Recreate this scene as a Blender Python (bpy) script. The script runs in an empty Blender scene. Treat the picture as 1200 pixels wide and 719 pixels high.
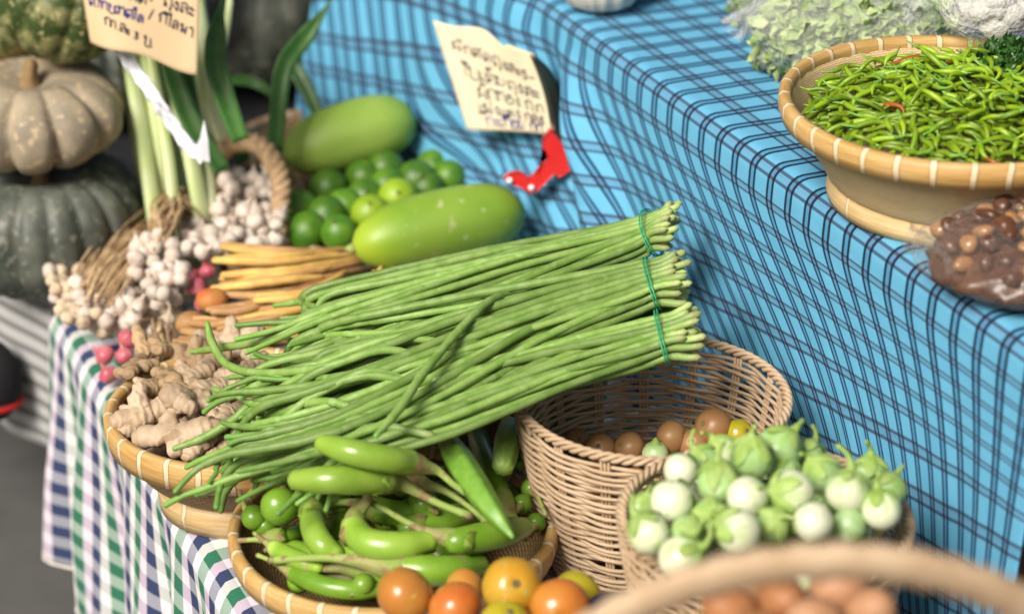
import bpy, bmesh, math, random
from mathutils import Vector, Matrix, noise, Quaternion

PI = math.pi
rnd = random.Random(11)
scene = bpy.context.scene
COL = scene.collection

# ------------------------------------------------------------------ camera
H, PITCH, FPX = 1.38, math.radians(25.5), 2700.0
cp, sp = math.cos(PITCH), math.sin(PITCH)
cd = bpy.data.cameras.new("camera")
cd.sensor_width = 36.0
cd.lens = FPX / 1200.0 * 36.0
cd.clip_start, cd.clip_end = 0.05, 200.0
cam = bpy.data.objects.new("camera", cd)
COL.objects.link(cam)
cam.location = (0, 0, H)
cam.rotation_euler = (PI / 2 - PITCH, 0, 0)
scene.camera = cam
cd.dof.use_dof = True
cd.dof.focus_distance = 2.57
cd.dof.aperture_fstop = 2.6
cd.dof.aperture_blades = 9


def ray(px, py):
    cx, cy = (px - 600.0) / FPX, (359.5 - py) / FPX
    return Vector((cx, cp + cy * sp, -sp + cy * cp))


def at(px, py, z):
    """real point at height z that lies in the given direction from the viewer"""
    d = ray(px, py)
    t = (z - H) / d.z
    return Vector((d.x * t, d.y * t, z))


def ay(px, py, y):
    d = ray(px, py)
    t = y / d.y
    return Vector((d.x * t, y, H + d.z * t))


def m_of(px, p):
    """metres spanned by px pixels at the distance of point p"""
    return px / FPX * (p.y * cp + (H - p.z) * sp)


# ------------------------------------------------------------------ materials
def nd(nt, t, **kw):
    n = nt.nodes.new(t)
    for k, v in kw.items():
        setattr(n, k, v)
    return n


def setin(n, name, v):
    if name in n.inputs:
        n.inputs[name].default_value = v


def c4(c):
    return (c[0], c[1], c[2], 1.0)


def base_mat(name, rough=0.5, spec=0.5):
    m = bpy.data.materials.new(name)
    m.use_nodes = True
    nt = m.node_tree
    b = nt.nodes["Principled BSDF"]
    b.inputs["Roughness"].default_value = rough
    setin(b, "Specular IOR Level", spec)
    return m, nt, b


def objvec(nt, spread=9.0):
    tc = nd(nt, "ShaderNodeTexCoord")
    oi = nd(nt, "ShaderNodeObjectInfo")
    mul = nd(nt, "ShaderNodeMath", operation="MULTIPLY")
    mul.inputs[1].default_value = spread
    nt.links.new(oi.outputs["Random"], mul.inputs[0])
    add = nd(nt, "ShaderNodeVectorMath", operation="ADD")
    nt.links.new(tc.outputs["Object"], add.inputs[0])
    nt.links.new(mul.outputs[0], add.inputs[1])
    return add.outputs[0], oi.outputs["Random"]


def mixc(nt, fac, a, b, blend="MIX"):
    m = nd(nt, "ShaderNodeMix", data_type="RGBA", blend_type=blend)
    for i, v in ((0, fac), (6, a), (7, b)):
        if hasattr(v, "node"):
            nt.links.new(v, m.inputs[i])
        else:
            m.inputs[i].default_value = v if i == 0 else c4(v)
    return m.outputs[2]


def ramp(nt, fac, stops, interp="LINEAR"):
    r = nd(nt, "ShaderNodeValToRGB")
    r.color_ramp.interpolation = interp
    el = r.color_ramp.elements
    while len(el) < len(stops):
        el.new(0.5)
    for e, (p, c) in zip(el, stops):
        e.position = p
        e.color = c4(c) if len(c) == 3 else c
    nt.links.new(fac, r.inputs[0])
    return r.outputs[0]


def noise_tex(nt, vec, scale, detail=3.0, rough=0.55, stretch=None):
    n = nd(nt, "ShaderNodeTexNoise")
    n.inputs["Scale"].default_value = scale
    n.inputs["Detail"].default_value = detail
    n.inputs["Roughness"].default_value = rough
    if stretch:
        mp = nd(nt, "ShaderNodeMapping")
        mp.inputs["Scale"].default_value = stretch
        nt.links.new(vec, mp.inputs[0])
        vec = mp.outputs[0]
    nt.links.new(vec, n.inputs["Vector"])
    return n.outputs[0]


def bump(nt, b, h, strength=0.3, dist=0.002):
    bm = nd(nt, "ShaderNodeBump")
    bm.inputs["Strength"].default_value = strength
    bm.inputs["Distance"].default_value = dist
    nt.links.new(h, bm.inputs["Height"])
    nt.links.new(bm.outputs[0], b.inputs["Normal"])


def veg(name, c1, c2, scale=60.0, rough=0.4, spec=0.5, bstr=0.15, bscale=300.0, var=0.12, along=None,
        sss=0.0, coat=0.0, lo=0.35, hi=0.65, spots=None):
    """two mottled tones; `along` = colour stops that follow the stored 'u' coordinate of the thing"""
    m, nt, b = base_mat(name, rough, spec)
    vec, rn = objvec(nt)
    f = noise_tex(nt, vec, scale)
    mr = nd(nt, "ShaderNodeMapRange")
    mr.inputs[1].default_value, mr.inputs[2].default_value = lo, hi
    nt.links.new(f, mr.inputs[0])
    c = mixc(nt, mr.outputs[0], c1, c2)
    if along:
        at_ = nd(nt, "ShaderNodeAttribute", attribute_name="u")
        n2 = noise_tex(nt, vec, scale * 1.5)
        ad = nd(nt, "ShaderNodeMath", operation="MULTIPLY_ADD")
        nt.links.new(n2, ad.inputs[0])
        ad.inputs[1].default_value = 0.16
        sb = nd(nt, "ShaderNodeMath", operation="SUBTRACT")
        nt.links.new(at_.outputs["Fac"], sb.inputs[0])
        sb.inputs[1].default_value = 0.08
        nt.links.new(sb.outputs[0], ad.inputs[2])
        r = nd(nt, "ShaderNodeValToRGB")
        el = r.color_ramp.elements
        while len(el) < len(along):
            el.new(0.5)
        for e, (p, cc) in zip(el, along):
            e.position = p
            e.color = cc
        nt.links.new(ad.outputs[0], r.inputs[0])
        c = mixc(nt, r.outputs[1], c, r.outputs[0])
    if spots:
        f3 = noise_tex(nt, vec, spots[1], 2.0, 0.4)
        mr3 = nd(nt, "ShaderNodeMapRange")
        mr3.inputs[1].default_value, mr3.inputs[2].default_value = spots[2], spots[2] + 0.06
        nt.links.new(f3, mr3.inputs[0])
        c = mixc(nt, mr3.outputs[0], c, spots[0])
    hs = nd(nt, "ShaderNodeHueSaturation")
    mr2 = nd(nt, "ShaderNodeMapRange")
    mr2.inputs[3].default_value, mr2.inputs[4].default_value = 1 - var, 1 + var
    nt.links.new(rn, mr2.inputs[0])
    nt.links.new(mr2.outputs[0], hs.inputs["Value"])
    nt.links.new(c, hs.inputs["Color"])
    nt.links.new(hs.outputs[0], b.inputs["Base Color"])
    rg = nd(nt, "ShaderNodeMapRange")
    rg.inputs[3].default_value, rg.inputs[4].default_value = max(0.05, rough - 0.13), min(1.0, rough + 0.16)
    nt.links.new(noise_tex(nt, vec, scale * 2.3 + 15, 5.0, 0.65), rg.inputs[0])
    nt.links.new(rg.outputs[0], b.inputs["Roughness"])
    if sss:
        setin(b, "Subsurface Weight", sss)
        setin(b, "Subsurface Scale", 0.01)
        setin(b, "Subsurface Radius", (0.6, 0.8, 0.3))
    if coat:
        setin(b, "Coat Weight", coat)
        setin(b, "Coat Roughness", 0.12)
    if bstr:
        h = noise_tex(nt, vec, bscale, 4.0)
        bump(nt, b, h, bstr, 0.001)
    return m


def uvsep(nt):
    uv = nd(nt, "ShaderNodeUVMap", uv_map="UVMap")
    s = nd(nt, "ShaderNodeSeparateXYZ")
    nt.links.new(uv.outputs[0], s.inputs[0])
    return s.outputs[0], s.outputs[1], uv.outputs[0]


def math_(nt, op, a, b=None, clamp=False):
    n = nd(nt, "ShaderNodeMath", operation=op)
    n.use_clamp = clamp
    for i, v in ((0, a), (1, b)):
        if v is None:
            continue
        if hasattr(v, "node"):
            nt.links.new(v, n.inputs[i])
        else:
            n.inputs[i].default_value = v
    return n.outputs[0]


def line_mask(nt, coord, period, offset, width, soft=0.25):
    x = math_(nt, "SUBTRACT", coord, offset)
    x = math_(nt, "DIVIDE", x, period)
    x = math_(nt, "FRACT", x)
    x = math_(nt, "SUBTRACT", x, 0.5)
    x = math_(nt, "ABSOLUTE", x)          # 0 at the line centre
    mr = nd(nt, "ShaderNodeMapRange")
    w = width / period / 2
    mr.inputs[1].default_value, mr.inputs[2].default_value = w * (1 + soft), w * (1 - soft)
    nt.links.new(x, mr.inputs[0])
    return mr.outputs[0]


def weave_bump(nt, b, uvv, scale=900.0, strength=0.25):
    br = nd(nt, "ShaderNodeTexChecker")
    br.inputs["Scale"].default_value = scale
    nt.links.new(uvv, br.inputs["Vector"])
    n = noise_tex(nt, uvv, 14.0, 6.0, 0.6)
    s = math_(nt, "MULTIPLY", n, 9.0)
    s = math_(nt, "ADD", s, br.outputs[1])
    bump(nt, b, s, strength, 0.0006)


def plaid_blue():
    m, nt, b = base_mat("blue_plaid_cotton", 0.85, 0.2)
    s, r, uvv = uvsep(nt)
    n = noise_tex(nt, uvv, 25.0, 4.0)
    col = mixc(nt, n, (0.10, 0.35, 0.55), (0.14, 0.42, 0.62))
    band = line_mask(nt, s, 0.0425, 0.0054, 0.017, 0.12)
    band = math_(nt, "MULTIPLY", band, 0.55)
    col = mixc(nt, band, col, (0.02, 0.2, 0.42))
    for off, w, op, cc in ((0.0, 0.0038, 0.84, (0.03, 0.02, 0.03)), (0.0125, 0.0040, 0.84, (0.03, 0.02, 0.03)),
                           (0.008, 0.0012, 0.3, (0.25, 0.05, 0.05))):
        l = line_mask(nt, r, 0.050, off, w)
        col = mixc(nt, math_(nt, "MULTIPLY", l, op), col, cc)
    band2 = line_mask(nt, r, 0.050, 0.0062, 0.018, 0.12)
    col = mixc(nt, math_(nt, "MULTIPLY", band2, 0.32), col, (0.06, 0.13, 0.24))
    for off in (0.0, 0.0108):
        l = line_mask(nt, s, 0.0425, off, 0.0047)
        col = mixc(nt, math_(nt, "MULTIPLY", l, 0.93), col, (0.008, 0.008, 0.015))
    l = line_mask(nt, s, 0.0425, 0.0054, 0.0012)
    col = mixc(nt, math_(nt, "MULTIPLY", l, 0.4), col, (0.2, 0.03, 0.04))
    nt.links.new(col, b.inputs["Base Color"])
    weave_bump(nt, b, uvv, 700.0, 0.35)
    return m


def gingham():
    m, nt, b = base_mat("multicolour_gingham_cotton", 0.85, 0.2)
    s, r, uvv = uvsep(nt)
    x = math_(nt, "FRACT", math_(nt, "DIVIDE", s, 0.086))
    warp = ramp(nt, x, [(0.0, (0.62, 0.62, 0.60)), (0.22, (0.002, 0.15, 0.06)), (0.51, (0.58, 0.48, 0.58)),
                        (0.74, (0.010, 0.022, 0.10))], "CONSTANT")
    y = math_(nt, "FRACT", math_(nt, "DIVIDE", r, 0.038))
    light = ramp(nt, y, [(0.0, (0.34,) * 3), (0.5, (0.0,) * 3)], "CONSTANT")
    col = mixc(nt, light, warp, (0.78, 0.78, 0.77))
    dark = ramp(nt, y, [(0.0, (0.0,) * 3), (0.5, (0.26,) * 3)], "CONSTANT")
    col = mixc(nt, dark, col, (0.10, 0.12, 0.15))
    nt.links.new(col, b.inputs["Base Color"])
    weave_bump(nt, b, uvv, 700.0, 0.35)
    return m


def striped_grey():
    m, nt, b = base_mat("grey_striped_cloth", 0.9, 0.15)
    s, r, uvv = uvsep(nt)
    x = math_(nt, "FRACT", math_(nt, "DIVIDE", r, 0.026))
    col = ramp(nt, x, [(0.0, (0.42, 0.42, 0.41)), (0.5, (0.42, 0.42, 0.41)), (0.58, (0.17, 0.17, 0.17)),
                       (0.92, (0.2, 0.2, 0.2)), (1.0, (0.42, 0.42, 0.41))])
    nt.links.new(col, b.inputs["Base Color"])
    weave_bump(nt, b, uvv, 500.0, 0.4)
    return m


def bamboo_weave(name, c1, c2, dark, sx=70.0):
    m, nt, b = base_mat(name, 0.6, 0.35)
    s, r, uvv = uvsep(nt)
    br = nd(nt, "ShaderNodeTexBrick")
    br.offset = 0.5
    br.inputs["Scale"].default_value = sx
    br.inputs["Mortar Size"].default_value = 0.045
    br.inputs["Brick Width"].default_value = 0.9
    br.inputs["Row Height"].default_value = 0.3
    br.inputs["Color1"].default_value = c4(c1)
    br.inputs["Color2"].default_value = c4(c2)
    br.inputs["Mortar"].default_value = c4(dark)
    nt.links.new(uvv, br.inputs["Vector"])
    n = noise_tex(nt, uvv, 22.0, 4.0)
    col = mixc(nt, math_(nt, "MULTIPLY", n, 0.5), br.outputs[0], (c1[0] * .55, c1[1] * .48, c1[2] * .4))
    nt.links.new(col, b.inputs["Base Color"])
    inv = math_(nt, "SUBTRACT", 1.0, br.outputs[1])
    fine = noise_tex(nt, uvv, 250.0, 3.0)
    hh = math_(nt, "ADD", inv, math_(nt, "MULTIPLY", fine, 0.4))
    bump(nt, b, hh, 0.7, 0.0015)
    return m


def bamboo_rim(name, c1, c2, bind, period=0.042, width=0.0075):
    m, nt, b = base_mat(name, 0.45, 0.4)
    s, r, uvv = uvsep(nt)
    n = noise_tex(nt, uvv, 30.0, 6.0, 0.7, (0.3, 6.0, 1.0))
    n2 = noise_tex(nt, uvv, 9.0, 2.0)
    nn_ = nd(nt, "ShaderNodeMapRange")
    nn_.inputs[1].default_value, nn_.inputs[2].default_value = 0.38, 0.62
    nt.links.new(n, nn_.inputs[0])
    col = mixc(nt, nn_.outputs[0], c1, (c2[0] * .8, c2[1] * .74, c2[2] * .6))
    fib = noise_tex(nt, uvv, 40.0, 4.0, 0.6, (0.5, 14.0, 1.0))
    fb = nd(nt, "ShaderNodeMapRange")
    fb.inputs[1].default_value, fb.inputs[2].default_value = 0.58, 0.66
    nt.links.new(fib, fb.inputs[0])
    col = mixc(nt, math_(nt, "MULTIPLY", fb.outputs[0], 0.45), col, (c2[0] * .4, c2[1] * .32, c2[2] * .22))
    n2 = math_(nt, "POWER", n2, 1.4)
    col = mixc(nt, math_(nt, "MULTIPLY", n2, 0.6), col, (c2[0] * .6, c2[1] * .5, c2[2] * .35))
    wob = noise_tex(nt, uvv, 14.0, 2.0)
    s = math_(nt, "ADD", s, math_(nt, "MULTIPLY", wob, period * 0.35))
    edge = line_mask(nt, s, period, 0.0, width * 1.35, 0.2)
    col = mixc(nt, math_(nt, "MULTIPLY", edge, 0.55), col, (c2[0] * .35, c2[1] * .3, c2[2] * .25))
    l = line_mask(nt, s, period, 0.0, width, 0.15)
    col = mixc(nt, l, col, bind)
    nt.links.new(col, b.inputs["Base Color"])
    hh = math_(nt, "ADD", math_(nt, "MULTIPLY", l, 1.2), math_(nt, "MULTIPLY", n, 0.5))
    bump(nt, b, hh, 0.6, 0.0015)
    return m


def plastic_film(name, tint=(0.9, 0.92, 0.92), amount=0.13):
    m = bpy.data.materials.new(name)
    m.use_nodes = True
    nt = m.node_tree
    b = nt.nodes["Principled BSDF"]
    b.inputs["Roughness"].default_value = 0.18
    b.inputs["Base Color"].default_value = c4(tint)
    tc = nd(nt, "ShaderNodeTexCoord")
    h = noise_tex(nt, tc.outputs["Object"], 34.0, 3.0, 0.7)
    bump(nt, b, h, 1.0, 0.02)
    tr = nd(nt, "ShaderNodeBsdfTransparent")
    tr.inputs[0].default_value = c4((0.97, 0.98, 0.98))
    mx = nd(nt, "ShaderNodeMixShader")
    lw = nd(nt, "ShaderNodeLayerWeight")
    lw.inputs[0].default_value = 0.25
    f = math_(nt, "MULTIPLY_ADD", lw.outputs[1], 0.3)
    nt.nodes[-1].inputs[2].default_value = amount
    nt.links.new(f, mx.inputs[0])
    nt.links.new(tr.outputs[0], mx.inputs[1])
    nt.links.new(b.outputs[0], mx.inputs[2])
    nt.links.new(mx.outputs[0], nt.nodes["Material Output"].inputs[0])
    return m


M = {}
M["plaid"] = plaid_blue()
M["gingham"] = gingham()
M["stripe"] = striped_grey()
M["wood"] = veg("table_wood", (0.22, 0.13, 0.07), (0.3, 0.2, 0.11), 12, 0.7, 0.3, 0.3, 60)
M["ground"] = veg("grey_concrete", (0.075, 0.075, 0.073), (0.12, 0.118, 0.112), 3.0, 0.85, 0.3, 0.5, 120, 0.0)
M["bean"] = veg("bean_skin", (0.135, 0.25, 0.042), (0.215, 0.33, 0.085), 55, 0.48, 0.4, 0.25, 200, 0.27,
                along=[(0.0, (0.30, 0.34, 0.13, 1)), (0.012, (0.32, 0.42, 0.14, 1)), (0.10, (0.28, 0.44, 0.11, 0.0)),
                       (0.93, (0.16, 0.36, 0.05, 0.0)), (1.0, (0.14, 0.32, 0.05, 0.8))], spots=((0.22, 0.34, 0.10), 60.0, 0.60))
M["band"] = veg("green_rubber", (0.015, 0.30, 0.12), (0.02, 0.35, 0.15), 40, 0.4, 0.5, 0.0)
M["eggplant"] = veg("long_eggplant_skin", (0.185, 0.33, 0.03), (0.26, 0.41, 0.055), 22, 0.27, 0.5, 0.06, 80, 0.16, coat=0.2, spots=((0.30, 0.30, 0.10), 48.0, 0.70),
                    along=[(0.0, (0.36, 0.52, 0.06, 0.35)), (0.25, (0.3, 0.5, 0.02, 0.0)), (0.8, (0.3, 0.5, 0.03, 0.0)),
                           (1.0, (0.42, 0.56, 0.14, 0.7))])
M["eggplant_dark"] = veg("dark_green_eggplant_skin", (0.11, 0.24, 0.014), (0.18, 0.32, 0.03), 22, 0.3, 0.5, 0.06, 80, 0.15, coat=0.15, spots=((0.2, 0.2, 0.07), 48.0, 0.68))
M["eggplant_brown"] = veg("shrivelled_eggplant_skin", (0.10, 0.085, 0.03), (0.18, 0.16, 0.06), 30, 0.5, 0.4, 0.4, 90, 0.1)
M["calyx"] = veg("eggplant_calyx", (0.17, 0.26, 0.045), (0.31, 0.29, 0.12), 80, 0.6, 0.3, 0.6, 120, 0.12,
                 spots=((0.25, 0.17, 0.08), 65.0, 0.57), along=[(0.0, (0.19, 0.31, 0.03, 0.85)), (0.14, (0.22, 0.29, 0.05, 0.6)), (0.3, (0.34, 0.29, 0.13, 0.4)), (0.5, (0.28, 0.38, 0.09, 0.6)),
                        (0.95, (0.28, 0.40, 0.09, 0.9)), (1.0, (0.16, 0.11, 0.06, 1))])
M["okra"] = veg("ridged_pod_skin", (0.13, 0.29, 0.03), (0.2, 0.37, 0.06), 60, 0.4, 0.4, 0.2, 300, 0.1)
M["gherkin"] = veg("small_cucumber_skin", (0.15, 0.27, 0.035), (0.26, 0.38, 0.09), 45, 0.42, 0.4, 0.2, 200, 0.12)
M["melon"] = veg("gourd_skin", (0.15, 0.29, 0.02), (0.22, 0.35, 0.04), 9, 0.46, 0.45, 0.06, 120, 0.05,
                 along=[(0.0, (0.35, 0.48, 0.03, 0.8)), (0.3, (0.3, 0.42, 0.02, 0.0)), (0.72, (0.3, 0.46, 0.02, 0.0)),
                        (1.0, (0.12, 0.28, 0.03, 0.9))], spots=((0.36, 0.42, 0.16), 70.0, 0.66))
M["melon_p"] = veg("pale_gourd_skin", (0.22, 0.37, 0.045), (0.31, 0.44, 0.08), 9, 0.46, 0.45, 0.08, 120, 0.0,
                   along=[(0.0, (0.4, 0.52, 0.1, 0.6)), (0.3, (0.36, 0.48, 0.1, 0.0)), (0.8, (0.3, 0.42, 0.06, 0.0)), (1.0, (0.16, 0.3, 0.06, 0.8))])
M["lime"] = veg("lime_peel", (0.04, 0.13, 0.005), (0.09, 0.20, 0.01), 35, 0.44, 0.5, 0.4, 330, 0.25)
M["lime_y"] = veg("yellowing_lime_peel", (0.20, 0.34, 0.012), (0.26, 0.38, 0.02), 35, 0.44, 0.5, 0.25, 420, 0.05)
M["tom_o"] = veg("orange_tomato_skin", (0.44, 0.165, 0.03), (0.44, 0.22, 0.04), 18, 0.24, 0.5, 0.04, 90, 0.08, coat=0.12, spots=((0.5, 0.33, 0.08), 70.0, 0.66))
M["tom_r"] = veg("red_orange_tomato_skin", (0.50, 0.125, 0.025), (0.48, 0.19, 0.03), 18, 0.24, 0.5, 0.04, 90, 0.08, coat=0.12, spots=((0.5, 0.33, 0.08), 70.0, 0.66))
M["tom_y"] = veg("amber_tomato_skin", (0.54, 0.26, 0.014), (0.47, 0.29, 0.03), 14, 0.24, 0.5, 0.04, 90, 0.05, coat=0.12, spots=((0.44, 0.36, 0.08), 70.0, 0.66))
M["tom_b"] = veg("brown_orange_tomato_skin", (0.28, 0.13, 0.045), (0.33, 0.18, 0.07), 18, 0.42, 0.5, 0.04, 90, 0.1)
M["tom_g"] = veg("olive_tomato_skin", (0.34, 0.30, 0.015), (0.42, 0.34, 0.02), 18, 0.18, 0.5, 0.0, 90, 0.05, coat=0.3)
M["scar"] = veg("stem_scar", (0.2, 0.17, 0.08), (0.12, 0.09, 0.04), 200, 0.8, 0.2, 0.3)
M["purple"] = veg("dark_purple_skin", (0.012, 0.012, 0.02), (0.02, 0.02, 0.035), 20, 0.15, 0.5, 0.0, coat=0.5)
M["thai"] = veg("round_eggplant_skin", (0.66, 0.68, 0.50), (0.58, 0.64, 0.38), 40, 0.34, 0.5, 0.05, 120, 0.06, coat=0.1, spots=((0.45, 0.58, 0.28), 62.0, 0.60),
                along=[(0.0, (0.72, 0.75, 0.62, 0.7)), (0.42, (0.66, 0.7, 0.5, 0.0)), (0.62, (0.40, 0.55, 0.24, 0.6)),
                       (0.95, (0.2, 0.4, 0.08, 1.0))])
M["thai_g"] = veg("green_round_eggplant_skin", (0.36, 0.52, 0.22), (0.26, 0.44, 0.13), 40, 0.34, 0.5, 0.05, 120, 0.1, coat=0.1, spots=((0.5, 0.6, 0.34), 62.0, 0.58),
                  along=[(0.0, (0.45, 0.6, 0.36, 0.8)), (0.4, (0.4, 0.55, 0.3, 0.0)), (0.7, (0.24, 0.42, 0.1, 0.5)),
                         (0.95, (0.2, 0.4, 0.08, 1.0))])
M["thai_c"] = veg("round_eggplant_calyx", (0.22, 0.35, 0.065), (0.34, 0.46, 0.14), 60, 0.55, 0.35, 0.25, 200, 0.1)
M["egg"] = veg("brown_eggshell", (0.38, 0.17, 0.07), (0.32, 0.13, 0.05), 50, 0.5, 0.35, 0.08, 350, 0.08)
M["egg_p"] = veg("pink_eggshell", (0.46, 0.25, 0.135), (0.40, 0.20, 0.10), 50, 0.5, 0.35, 0.08, 350, 0.05)
M["garlic"] = veg("garlic_skin", (0.62, 0.56, 0.49), (0.54, 0.43, 0.35), 70, 0.5, 0.35, 0.2, 150, 0.1,
                  along=[(0.0, (0.5, 0.4, 0.28, 0.7)), (0.15, (0.75, 0.7, 0.65, 0.0)), (0.75, (0.6, 0.5, 0.4, 0.0)),
                         (1.0, (0.45, 0.33, 0.2, 0.9))])
M["garlic_tan"] = veg("tan_garlic_skin", (0.62, 0.52, 0.38), (0.48, 0.36, 0.24), 70, 0.6, 0.3, 0.25, 150, 0.15)
M["straw"] = veg("dried_garlic_stem", (0.52, 0.38, 0.22), (0.33, 0.21, 0.11), 60, 0.8, 0.2, 0.4, 200, 0.2)
M["twine"] = veg("tan_braid", (0.48, 0.34, 0.20), (0.34, 0.22, 0.12), 90, 0.8, 0.2, 0.5, 220, 0.08)
M["shallot"] = veg("shallot_skin", (0.42, 0.06, 0.10), (0.52, 0.16, 0.18), 60, 0.32, 0.5, 0.15, 120, 0.12,
                   along=[(0.0, (0.5, 0.3, 0.2, 0.7)), (0.2, (0.4, 0.06, 0.1, 0.0)), (0.8, (0.4, 0.06, 0.1, 0.0)),
                          (1.0, (0.42, 0.28, 0.14, 0.9))])
M["root_y"] = veg("yellow_fingerroot", (0.72, 0.47, 0.13), (0.60, 0.33, 0.09), 34, 0.5, 0.35, 0.3, 120, 0.14)
M["root_t"] = veg("tan_fingerroot", (0.50, 0.29, 0.12), (0.36, 0.19, 0.075), 34, 0.55, 0.35, 0.3, 120, 0.14)
M["root_r"] = veg("red_root_head", (0.50, 0.13, 0.035), (0.46, 0.22, 0.06), 40, 0.55, 0.35, 0.3, 120, 0.1)
M["ginger"] = veg("ginger_skin", (0.54, 0.41, 0.28), (0.38, 0.275, 0.175), 28, 0.55, 0.35, 0.7, 110, 0.14, spots=((0.32, 0.22, 0.13), 70.0, 0.60))
M["ginger_b"] = veg("brown_ginger_skin", (0.42, 0.29, 0.16), (0.30, 0.2, 0.11), 28, 0.6, 0.3, 0.5, 130, 0.14)
M["pk_grey"] = veg("tan_pumpkin_rind", (0.36, 0.30, 0.205), (0.22, 0.185, 0.135), 18, 0.6, 0.35, 0.6, 60, 0.0,
                   spots=((0.44, 0.34, 0.2), 95.0, 0.60))
M["pk_dark"] = veg("dark_green_pumpkin_rind", (0.035, 0.045, 0.034), (0.12, 0.13, 0.105), 16, 0.5, 0.4, 0.6, 55, 0.1,
                   spots=((0.17, 0.17, 0.135), 95.0, 0.60))
M["pk_mot"] = veg("mottled_pumpkin_rind", (0.035, 0.06, 0.012), (0.20, 0.20, 0.08), 42, 0.55, 0.35, 0.5, 60, 0.0,
                  along=[(0.0, (0.4, 0.24, 0.06, 0.9)), (0.16, (0.4, 0.28, 0.1, 0.8)), (0.3, (0.1, 0.13, 0.03, 0.0)),
                         (1.0, (0.1, 0.13, 0.03, 0.0))], spots=((0.40, 0.34, 0.16), 110.0, 0.62), lo=0.44, hi=0.56)
M["pk_stem"] = veg("pumpkin_stalk", (0.28, 0.19, 0.09), (0.2, 0.13, 0.06), 40, 0.8, 0.2, 0.5, 90, 0.0)
M["stalk"] = veg("pale_green_stalk", (0.50, 0.60, 0.26), (0.60, 0.66, 0.40), 18, 0.4, 0.4, 0.15, 150, 0.1,
                 along=[(0.0, (0.62, 0.64, 0.44, 0.8)), (0.4, (0.45, 0.55, 0.24, 0.0)), (1.0, (0.36, 0.46, 0.12, 0.6))])
M["leaf"] = veg("dark_blade_leaf", (0.03, 0.10, 0.018), (0.055, 0.15, 0.03), 30, 0.4, 0.4, 0.2, 120, 0.2)
M["wicker"] = veg("wicker_cane", (0.52, 0.38, 0.25), (0.41, 0.29, 0.18), 22, 0.55, 0.35, 0.35, 260, 0.0)
M["wicker_p"] = veg("pale_cane", (0.54, 0.40, 0.26), (0.42, 0.29, 0.175), 30, 0.55, 0.35, 0.4, 200, 0.0)
M["bam_in"] = bamboo_weave("woven_bamboo", (0.40, 0.27, 0.13), (0.34, 0.21, 0.09), (0.05, 0.03, 0.015))
M["bam_fine"] = bamboo_weave("fine_split_bamboo", (0.72, 0.57, 0.33), (0.66, 0.49, 0.26), (0.42, 0.3, 0.15), 120.0)
M["rim_w"] = bamboo_rim("bamboo_hoop", (0.66, 0.45, 0.19), (0.58, 0.36, 0.13), (0.70, 0.56, 0.36), 0.038, 0.006)
M["rim_p"] = bamboo_rim("pale_bamboo_hoop", (0.62, 0.42, 0.17), (0.56, 0.35, 0.12), (0.66, 0.5, 0.3), 0.03, 0.002)
M["rim_d"] = bamboo_rim("weathered_bamboo_hoop", (0.44, 0.30, 0.18), (0.36, 0.23, 0.12), (0.48, 0.36, 0.24))
M["foot"] = bamboo_rim("bamboo_foot_hoop", (0.72, 0.56, 0.32), (0.66, 0.48, 0.24), (0.7, 0.58, 0.4), 0.12, 0.004)
M["card"] = veg("cream_card", (0.74, 0.66, 0.47), (0.68, 0.59, 0.40), 8, 0.75, 0.2, 0.1, 200, 0.0)
M["card_tan"] = veg("tan_card", (0.62, 0.47, 0.29), (0.54, 0.40, 0.23), 6, 0.75, 0.2, 0.1, 200, 0.0)
M["backing"] = veg("dark_card_back", (0.05, 0.055, 0.04), (0.07, 0.07, 0.05), 20, 0.7, 0.2, 0.1)
M["ink"] = veg("black_blue_ink", (0.015, 0.015, 0.035), (0.02, 0.02, 0.06), 40, 0.6, 0.3, 0.0, var=0.0)
M["ink_b"] = veg("blue_ink", (0.02, 0.025, 0.22), (0.02, 0.02, 0.16), 40, 0.6, 0.3, 0.0, var=0.0)
M["red_pl"] = veg("red_plastic", (0.72, 0.035, 0.03), (0.66, 0.025, 0.025), 30, 0.3, 0.5, 0.05)
M["white_pl"] = veg("white_plastic", (0.82, 0.83, 0.86), (0.74, 0.76, 0.82), 40, 0.4, 0.4, 0.25, 120)
M["sack"] = veg("white_cotton_sack", (0.62, 0.58, 0.52), (0.54, 0.50, 0.44), 30, 0.8, 0.2, 0.4, 120)
M["chilli"] = veg("green_chilli_skin", (0.13, 0.25, 0.005), (0.25, 0.37, 0.014), 50, 0.38, 0.5, 0.0, var=0.3)
M["chilli_r"] = veg("red_chilli_skin", (0.30, 0.05, 0.01), (0.25, 0.08, 0.012), 50, 0.25, 0.5, 0.0, var=0.1)
M["greens"] = veg("pale_shredded_greens", (0.26, 0.40, 0.09), (0.46, 0.54, 0.24), 60, 0.5, 0.3, 0.0, var=0.1)
M["herb"] = veg("dark_herb_leaf", (0.07, 0.16, 0.02), (0.16, 0.24, 0.05), 60, 0.5, 0.3, 0.0, var=0.1)
M["palewhite"] = veg("whitish_vegetable", (0.6, 0.58, 0.5), (0.48, 0.48, 0.4), 60, 0.5, 0.3, 0.0, var=0.1)
M["brown"] = veg("dark_brown_sugar", (0.055, 0.02, 0.012), (0.11, 0.045, 0.02), 30, 0.3, 0.5, 0.4, 120)
M["amber"] = veg("glint_sugar_cake", (0.40, 0.20, 0.07), (0.28, 0.13, 0.045), 30, 0.22, 0.5, 0.3, 120, coat=0.5)  # amber tone paints golden highlights onto some of the brown cakes
M["film"] = plastic_film("clear_plastic_film")
M["film_w"] = plastic_film("cloudy_plastic_film", (0.8, 0.8, 0.8), 0.3)
M["film_d"] = plastic_film("thin_plastic_film", (0.5, 0.42, 0.38), 0.06)
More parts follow.
